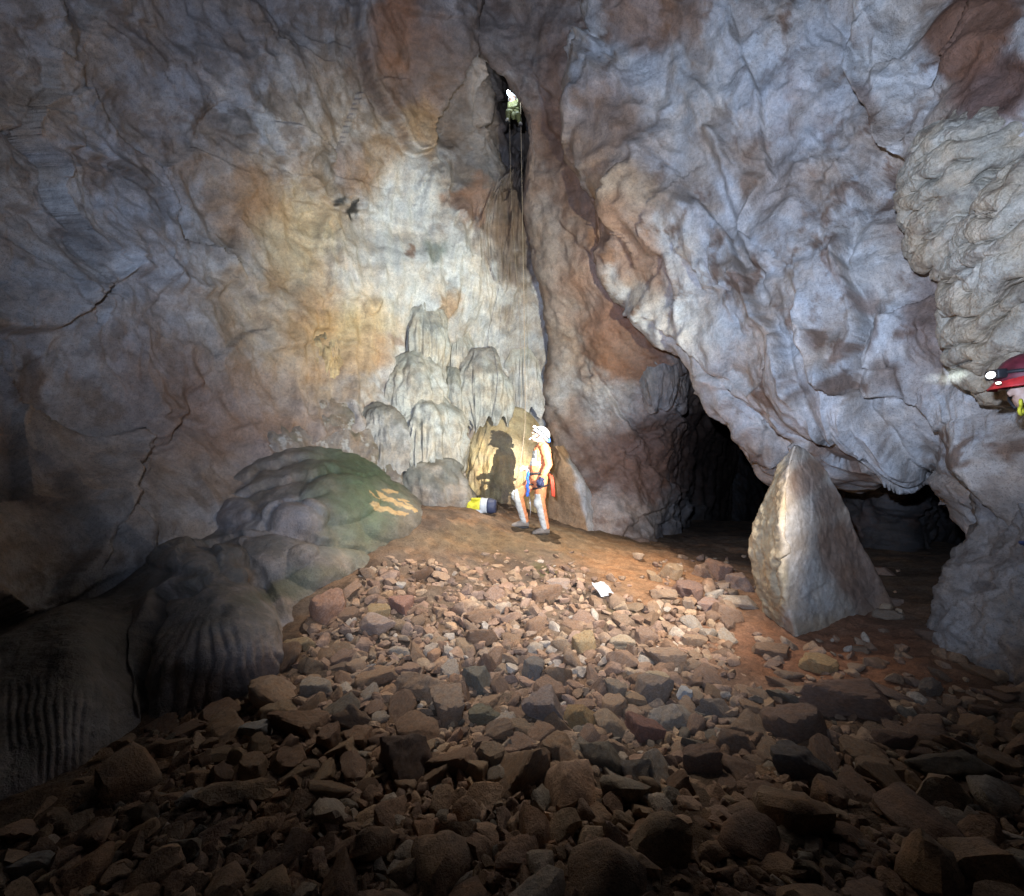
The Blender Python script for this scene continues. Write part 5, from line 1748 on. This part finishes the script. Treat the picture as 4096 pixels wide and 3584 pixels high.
def standing_caver():
    base = P(540, 533, 7.2)
    root = empty('person', base)
    tag(root, 'caver in orange suit and white helmet looking up the rope with one knee bent', 'person')
    sh = Shape()
    f = np.array([-.80, -.12, .60])
    f /= np.linalg.norm(f)
    u = np.array([.58, .0, .80])
    u = u - f * (u @ f)
    u /= np.linalg.norm(u)
    hc = np.array([-.005, 0, 1.49])
    hip_n, hip_f = np.array([.01, -.09, .80]), np.array([-.07, .09, .80])
    knee_n, ank_n = np.array([-.005, -.12, .47]), np.array([.075, -.08, .10])
    knee_f, ank_f = np.array([-.345, -.05, .58]), np.array([-.23, .08, .21])
    for q_ in (ank_n, ank_f):
        q_[2] = float(ground_z(base[0] + q_[0] - .08, base[1] + q_[1])) + .078 - base[2]
    sh.ell((.03, 0, 1.20), (.145, .20, .20), rot_to((.12, 0, 1)))
    sh.ell((-.01, 0, 1.02), (.150, .175, .19))
    sh.ell((-.02, 0, .85), (.150, .180, .14))
    sh.capsule((.04, -.13, 1.32), (.04, .13, 1.32), .075, .075)
    sh.capsule((.035, 0, 1.33), hc + np.array([.02, 0, -.05]), .062, .058)
    head(sh, hc, f, u)
    for h_, k_, a_ in ((hip_n, knee_n, ank_n), (hip_f, knee_f, ank_f)):
        sh.capsule(h_, k_, .102, .078)
        sh.capsule(k_, a_ + np.array([0, 0, .02]), .080, .062)
        sh.ell(k_ + np.array([-.025, 0, 0]), (.075, .075, .085))
    s_n, e_n, w_n = np.array([.06, -.20, 1.30]), np.array([.115, -.26, 1.05]), np.array([.015, -.25, .835])
    s_f, e_f, w_f = np.array([.03, .20, 1.30]), np.array([-.02, .25, 1.04]), np.array([-.205, .06, .985])
    for s_, e_, w_ in ((s_n, e_n, w_n), (s_f, e_f, w_f)):
        sh.capsule(s_, e_, .070, .058)
        sh.capsule(e_, w_, .058, .042)
    hand(sh, w_n, (-.35, .05, -.9), (-.9, 0, .3), 1)
    hand(sh, w_f, (-.6, -.8, -.1), (-.2, .2, 1), 1)
    axis = lambda z, k_, a_: k_[0] + (a_[0] - k_[0]) * np.clip((k_[2] - z) / (k_[2] - a_[2]), -.3, 1)

    def choose(c):
        m = np.zeros(len(c))
        dn = np.linalg.norm(c[:, :2] - np.stack([axis(c[:, 2], knee_n, ank_n), 0 * c[:, 2] - .1], -1), axis=1)
        df = np.linalg.norm(c[:, :2] - np.stack([axis(c[:, 2], knee_f, ank_f), 0 * c[:, 2] + .02], -1), axis=1)
        near = dn < df
        ax_ = np.where(near, axis(c[:, 2], knee_n, ank_n), axis(c[:, 2], knee_f, ank_f))
        top = np.where(near, .60, .68)
        m[(c[:, 2] < top) & (c[:, 0] - ax_ < .022) & ((c[:, 0] < -.25) | near | (c[:, 2] < .6))] = 1
        m[(c[:, 2] > 1.03) & (c[:, 2] < 1.26) & (c[:, 0] < -.055) & (c[:, 1] < .06)] = 1  # overlit chest whitening painted as a pale patch
        m[(np.linalg.norm(c - hc, axis=1) < .16) & ((c - (hc - u * .13)) @ u > -.02)] = 2
        m[np.linalg.norm(c - (w_n + np.array([-.03, 0, -.07])), axis=1) < .10] = 3
        m[np.linalg.norm(c - (w_f + np.array([-.05, -.06, 0])), axis=1) < .11] = 2
        return m
    sh.skin('body', [M_ORANGE, M_PATCH, M_SKIN, M_GLOVE], .0095, choose, root, 3)
    eyes(root, hc, f, u)
    he, lc = helmet(root, hc + u * .045 - f * .012, f, u, .118, M_HELMET, M_HELMET, M_LED, M_METAL)
    bp = Shape()
    bp.ell_super(hc + u * .03 - f * .155, (.03, .035, .03))
    bp.part('battery_box', M_BLUE, he)
    st = Shape()
    st.capsule(hc + f * .08 - u * .06, hc + f * .09 - u * .135, .009, .009)
    st.part('mouthpiece', M_HELMET, root)
    boot(root, ank_n + np.array([-.005, 0, -.005]), math.radians(198), .27)
    boot(root, ank_f + np.array([-.005, 0, -.005]), math.radians(184), .27)
    belt = Shape()
    t = np.linspace(0, 2 * math.pi, 30)
    belt.tube(np.stack([-.015 + .165 * np.cos(t), .195 * np.sin(t), .915 + .015 * np.cos(t)], -1), .020)
    belt.part('harness_belt', M_BLACK, root)
    for h_, k_ in ((hip_n, knee_n), (hip_f, knee_f)):
        lp = Shape()
        c = h_ * .72 + k_ * .28
        lp.tube(np.stack([c[0] + .115 * np.cos(t), c[1] + .115 * np.sin(t), c[2] + .03 * np.cos(t)], -1), .014)
        lp.part('leg_loop', M_BLACK, root)
    bl = Shape()
    for i, z in enumerate(np.linspace(.90, .60, 6)):
        bl.ell((-.185 - .012 * (i % 2), -.13, z), (.024, .018, .042))
    bl.part('blue_sling', M_BLUE, root)
    cb = Shape()
    tt = np.linspace(0, 2 * math.pi, 14)
    cb.tube(np.stack([-.185 + .018 * np.cos(tt), 0 * tt - .13, .94 + .04 * np.sin(tt)], -1), .006)
    cb.part('carabiner', M_METAL, root)
    rs = Shape()
    rs.tube([(.14, -.10, .90), (.165, -.13, .82), (.175, -.14, .70), (.185, -.13, .58), (.205, -.12, .56), (.205, -.12, .64), (.190, -.12, .80), (.17, -.10, .88)], .019)
    rs.part('red_sling', M_REDSL, root)
    fl = Shape()
    fl.tube([(-.165, -.135, .60), (-.155, -.14, .45), (-.15, -.13, .33), (-.16, -.12, .24)], .006)
    fl.part('foot_loop', M_METAL, root)


standing_caver()


def side_caver():
    d = 2.42
    g = P(1040, 385, d)
    base = np.array([g[0], g[1], float(ground_z(g[0], g[1])) + .02])
    root = empty('person', base)
    tag(root, 'caver cut off by the picture edge in red helmet with lit headlamp', 'person')
    L = lambda px, py, dd=d: P(px, py, dd) - base
    f = np.array([-.97, .16, -.05])
    f /= np.linalg.norm(f)
    u = np.array([-.16, .03, .98])
    u = u - f * (u @ f)
    u /= np.linalg.norm(u)
    hc = L(1036, 386)
    sh = Shape()
    head(sh, hc, f, u)
    top = hc[2]
    nk = hc + np.array([.13, 0, -.11])
    sh.capsule(hc + np.array([.04, 0, -.04]), nk, .058, .062)
    sh.capsule(nk, nk + np.array([.15, 0, -.08]), .065, .09)
    ch = np.array([hc[0] + .34, hc[1] + .02, top - .36])
    sh.ell(ch, (.15, .21, .24))
    sh.ell((ch[0] + .01, ch[1], top - .68), (.145, .185, .22))
    sh.ell((ch[0] + .02, ch[1], top - .88), (.15, .185, .15))
    sh.capsule(ch + np.array([.0, -.14, .14]), ch + np.array([.0, .14, .14]), .085, .085)
    leg = top - .90
    wr = []
    for q in (-1, 1):
        h_ = np.array([ch[0] + .02, ch[1] + .09 * q, leg])
        k_ = np.array([ch[0] - .02, ch[1] + .12 * q, leg * .52])
        a_ = np.array([ch[0] + .05, ch[1] + .13 * q, .10])
        sh.capsule(h_, k_, .105, .08)
        sh.capsule(k_, a_, .08, .06)
        s_ = ch + np.array([.01, .21 * q, .13])
        e_ = s_ + np.array([.05, .05 * q, -.30])
        w_ = e_ + np.array([-.12, -.02 * q, -.22])
        sh.capsule(s_, e_, .07, .058)
        sh.capsule(e_, w_, .058, .042)
        hand(sh, w_, (-.4, 0, -.9), (-.9, -.3 * q, .3), 1 * q)
        wr.append(w_)

    def choose(c):
        m = np.zeros(len(c))
        m[(np.linalg.norm(c - hc, axis=1) < .17) & (c[:, 2] > top - .14)] = 1
        for w_ in wr:
            m[np.linalg.norm(c - (w_ + np.array([-.03, 0, -.08])), axis=1) < .10] = 2
        return m
    sh.skin('body', [M_DARKSUIT, M_SKIN, M_GLOVE], .0105, choose, root, 3)
    eyes(root, hc, f, u)
    ho, lc = helmet(root, hc + u * .050 + f * .012, f, u, .128, M_MAROON, M_RED, M_LED)
    pk = Shape()
    t = np.linspace(-1.25, 1.25, 24)
    rr = .128
    s = np.cross(f, u)
    hcn = hc + u * .05 + f * .012
    inner = [hcn + f * math.cos(a) * rr * 1.10 + s * math.sin(a) * rr * .95 - u * rr * .02 for a in t]
    outer = [hcn + f * (math.cos(a) * rr * 1.28 + .02) + s * math.sin(a) * rr * 1.02 - u * rr * .36 for a in t]
    v = np.array(inner + outer + [q - u * .008 for q in inner] + [q - u * .008 for q in outer])
    n = len(t)
    fc = []
    for i in range(n - 1):
        fc += [[i, i + 1, n + i + 1, n + i], [2 * n + i, 3 * n + i, 3 * n + i + 1, 2 * n + i + 1], [n + i, n + i + 1, 3 * n + i + 1, 3 * n + i]]
    link('peak', np_mesh('peak', v, np.array(fc), M_RED), ho)
    dl = Shape()
    dl.ell(L(998.4, 383, d - .05), (.010, .012, .007))
    dl.part('glowing_reflection', M_REFLECTION_GLOW, ho)  # glowing dot that paints a greenish reflection on the helmet
    for py, r0 in ((403, .024), (411, .030)):
        y = Shape()
        c = L(1021, py, d - .12)
        t2 = np.linspace(0, 2 * math.pi, 16)
        y.tube(np.stack([c[0] + r0 * np.cos(t2), c[1] + .02 * np.cos(t2), c[2] + r0 * .62 * np.sin(t2)], -1), .007)
        y.part('yellow_buckle', M_YELLOW, root)
    for q in (-1, 1):
        boot(root, (ch[0] + .05, ch[1] + .13 * q, .10), math.radians(180), .29, mat=M_BLACK)


side_caver()


def rope_caver():
    d = 8.75
    base = P(516, 112, d)
    root = empty('person', base)
    tag(root, 'caver in yellow hanging on the rope in the dark shaft with a blazing headlamp', 'person')
    L = lambda px, py, dd=d: P(px, py, dd) - base
    sh = Shape()
    root.scale = (.62, .62, .62)
    hc = L(510.5, 92)
    f = np.array([-.35, -.90, -.25])
    f /= np.linalg.norm(f)
    u = np.array([-.30, .0, .95])
    u = u - f * (u @ f)
    u /= np.linalg.norm(u)
    head(sh, hc, f, u)
    sho, hip = L(515.5, 99), L(515, 115)
    sh.capsule(hc - u * .08, sho, .06, .07)
    sh.ell((sho * .6 + hip * .4), (.20, .15, .22))
    sh.ell(hip, (.17, .15, .15))
    k1, a1 = L(503, 112, d - .35), L(503, 124, d - .35)
    k2, a2 = L(519.5, 117, d - .42), L(522.5, 130, d - .40)
    for k_, a_ in ((k1, a1), (k2, a2)):
        sh.capsule(hip, k_, .10, .078)
        sh.capsule(k_, a_, .075, .058)
    e1, w1 = L(505, 106, d - .15), L(513, 104, d - .30)
    e2, w2 = L(521, 104, d - .12), L(519.5, 96, d - .25)
    for s_, e_, w_ in ((sho + np.array([-.18, 0, 0]), e1, w1), (sho + np.array([.14, 0, 0]), e2, w2)):
        sh.capsule(s_, e_, .066, .056)
        sh.capsule(e_, w_, .056, .042)
    hand(sh, w1, (.8, -.2, .3), (0, 0, 1), 1)
    hand(sh, w2, (.1, -.2, .9), (-1, 0, 0), 1)

    def choose(c):
        m = np.zeros(len(c))
        m[np.linalg.norm(c - hc, axis=1) < .14] = 1
        return m
    sh.skin('body', [M_LEMON, M_SKIN], .013, choose, root, 3)
    ho, lc = helmet(root, hc + u * .05, f, u, .125, M_HELMET, M_HELMET, M_LED_GLARE)
    zz = Shape()
    zz.ell(lc + f * .05 + u * .02, (.05, .05, .10), rot_to((-.5, 0, 1)))
    zz.part('helmet_glare_blob', M_LED_GLARE, ho)  # glowing blob added for the blue-white glare of the lit helmet
    for a_, y in ((a1, 250), (a2, 285)):
        boot(root, a_, math.radians(y), .28, .5)
    b = Shape()
    t = np.linspace(0, 2 * math.pi, 24)
    b.tube(np.stack([hip[0] + .18 * np.cos(t), hip[1] + .16 * np.sin(t), hip[2] + .05 + 0 * t], -1), .02)
    b.part('harness_belt', M_LEMON, root)
    bg_ = Shape()
    bg_.ell(L(512, 118, d - .3), (.07, .06, .12))
    bg_.part('gear_pouch', M_LEMON, root)
    # the lamp's own light: towards the chamber and the caver below
    spot('rope_caver_headlamp_light', P(511, 92, d - .85), P(535, 596, 5.4), 5200, (1.0, .89, .80), 44, 1.0, .03)
    pl = bpy.data.lights.new('rope_caver_added_glare_light', 'POINT')  # added point light that whitens the helmet and shaft edge
    pl.energy = 16
    pl.color = (.7, .85, 1.0)
    pl.shadow_soft_size = .03
    po = bpy.data.objects.new('rope_caver_added_glare_light', pl)
    COL.objects.link(po)
    po.location = P(511, 89, d - .32)


rope_caver()

# ------------------------------------------------------------------ rope, bag, scrap
def rope(label, keys, radius):
    K = np.array(keys)
    W = crom(len(K), [max(4, int(np.linalg.norm(K[i + 1] - K[i]) / .06)) for i in range(len(K) - 1)])
    pts = W @ K
    s = Shape()
    s.tube(pts - K[0], radius, 7)
    o = link('rope', s.mesh('rope', M_ROPE))
    o.location = K[0]
    tag(o, label, 'rope', 'climbing ropes')


rope('taut climbing rope running from the shaft down past the caver to his bent knee', [P(520.5, 100, 8.55), P(523, 250, 8.05), P(525.2, 400, 7.55), P(523.5, 440, 7.25), P(519, 470, 7.02), P(514.5, 493, 6.95), P(515, 500, 6.98)], .005)
rope('slack second strand of rope hanging behind the caver into the dirt', [P(509.5, 104, 8.65), P(511.5, 200, 8.6), P(520, 330, 8.4), P(522.5, 450, 8.2), P(523.5, 490, 8.1), P(518, 505, 7.95), P(508, 508, 7.9)], .0028)


def tackle_bag():
    c = P(478, 498, 7.6)
    gz_ = float(ground_z(c[0], c[1])) - .06
    base = np.array([c[0], c[1], gz_])
    root = empty('tackle_bag', base, math.radians(-8))
    root.scale = (1.1, 1.1, 1.1)
    tag(root, 'yellow and grey tackle bag with navy base lying behind the caver', 'bag')
    n = 28
    t = np.linspace(0, 2 * math.pi, n, endpoint=False)

    def barrel(x0, x1, r0, r1, name, mat, k=8, closed=True):
        s = Shape()
        out = []
        for x in np.linspace(x0, x1, k):
            a = (x - x0) / (x1 - x0)
            r = (r0 + (r1 - r0) * a) * (1 + .05 * math.sin(x * 40))
            out.append(np.stack([0 * t + x, np.cos(t) * r * 1.05, .115 + np.maximum(np.sin(t), -.85) * r * (1 + .06 * np.cos(3 * t + x * 20))], -1))
        s.rings(out)
        return s.part(name, mat, root)
    barrel(-.23, .05, .085, .115, 'body', M_YELLOW)
    barrel(.05, .15, .117, .12, 'grey_panel', M_BAGGREY, 5)
    barrel(.15, .27, .119, .105, 'navy_base', M_NAVY, 6)
    fl = Shape()
    fl.ell_super((-.02, -.03, .225), (.075, .06, .014), None, .4)
    fl.part('yellow_flap', M_YELLOW, root)
    lo = Shape()
    lo.ell_super((-.04, -.105, .045), (.13, .02, .03), None, .5)
    lo.part('grey_pocket', M_BAGGREY, root)
    st = Shape()
    st.tube([(-.22, -.05, .15), (-.30, -.10, .12), (-.31, -.13, .04), (-.26, -.14, .01)], .012)
    st.part('strap', M_BAGGREY, root)


tackle_bag()


def scrap():
    w3, d = ground_hit(602, 593)
    n = 9
    a = np.linspace(-1, 1, n)
    X, Y = np.meshgrid(a, a)
    p = np.stack([X * .085, Y * .09, .05 + Y * .03 + .018 * fbm(np.stack([X, Y, 0 * X], -1), 1.7, 3, seed=4)], -1)
    th = p - np.array([0, 0, .003])
    v = np.concatenate([p.reshape(-1, 3), th.reshape(-1, 3)])
    f = grid_faces(n, n)
    o = link('paper_scrap', np_mesh('paper_scrap', v, np.concatenate([f, f[:, ::-1] + n * n]), M_PAPER, False))
    o.location = w3
    o.rotation_euler = (.25, 0, .5)
    tag(o, 'small crumpled white scrap lying on the orange clay', 'scrap')


scrap()


def breath_mist():
    m = bpy.data.materials.new('breath_vapour')
    m.use_nodes = True
    nt = m.node_tree
    N, L = nt.nodes, nt.links
    N.remove(N['Principled BSDF'])
    pv = N.new('ShaderNodeVolumePrincipled')
    pv.inputs['Color'].default_value = (.85, .92, 1, 1)
    pv.inputs['Anisotropy'].default_value = 0.2
    tc = N.new('ShaderNodeTexCoord')
    no = N.new('ShaderNodeTexNoise')
    no.inputs['Scale'].default_value = 14
    no.inputs['Detail'].default_value = 3
    L.new(tc.outputs['Object'], no.inputs['Vector'])
    ln = N.new('ShaderNodeVectorMath')
    ln.operation = 'LENGTH'
    mp = N.new('ShaderNodeVectorMath')
    mp.operation = 'DIVIDE'
    mp.inputs[1].default_value = (.15, .09, .05)
    L.new(tc.outputs['Object'], mp.inputs[0])
    L.new(mp.outputs['Vector'], ln.inputs[0])
    r1 = N.new('ShaderNodeMapRange')
    r1.inputs['From Min'].default_value = .2
    r1.inputs['From Max'].default_value = 1
    r1.inputs['To Min'].default_value = 1
    r1.inputs['To Max'].default_value = 0
    L.new(ln.outputs['Value'], r1.inputs['Value'])
    r2 = N.new('ShaderNodeMapRange')
    r2.inputs['From Min'].default_value = .40
    r2.inputs['From Max'].default_value = .62
    L.new(no.outputs['Fac'], r2.inputs['Value'])
    mu = N.new('ShaderNodeMath')
    mu.operation = 'MULTIPLY'
    L.new(r1.outputs['Result'], mu.inputs[0])
    L.new(r2.outputs['Result'], mu.inputs[1])
    m2 = N.new('ShaderNodeMath')
    m2.operation = 'MULTIPLY'
    m2.inputs[1].default_value = MIST_DENSITY
    L.new(mu.outputs['Value'], m2.inputs[0])
    L.new(m2.outputs['Value'], pv.inputs['Density'])
    L.new(pv.outputs['Volume'], N['Material Output'].inputs['Volume'])
    s_ = Shape()
    s_.ell((0, 0, 0), (.15, .09, .05), None, 20)
    o = link('breath_mist', s_.mesh('breath_mist', m))
    o.location = P(948, 377, 2.50)
    tag(o, 'faint puff of breath mist lit by the headlamp before the red helmet', 'mist', None, 'stuff')


MIST_DENSITY = 0.015
breath_mist()
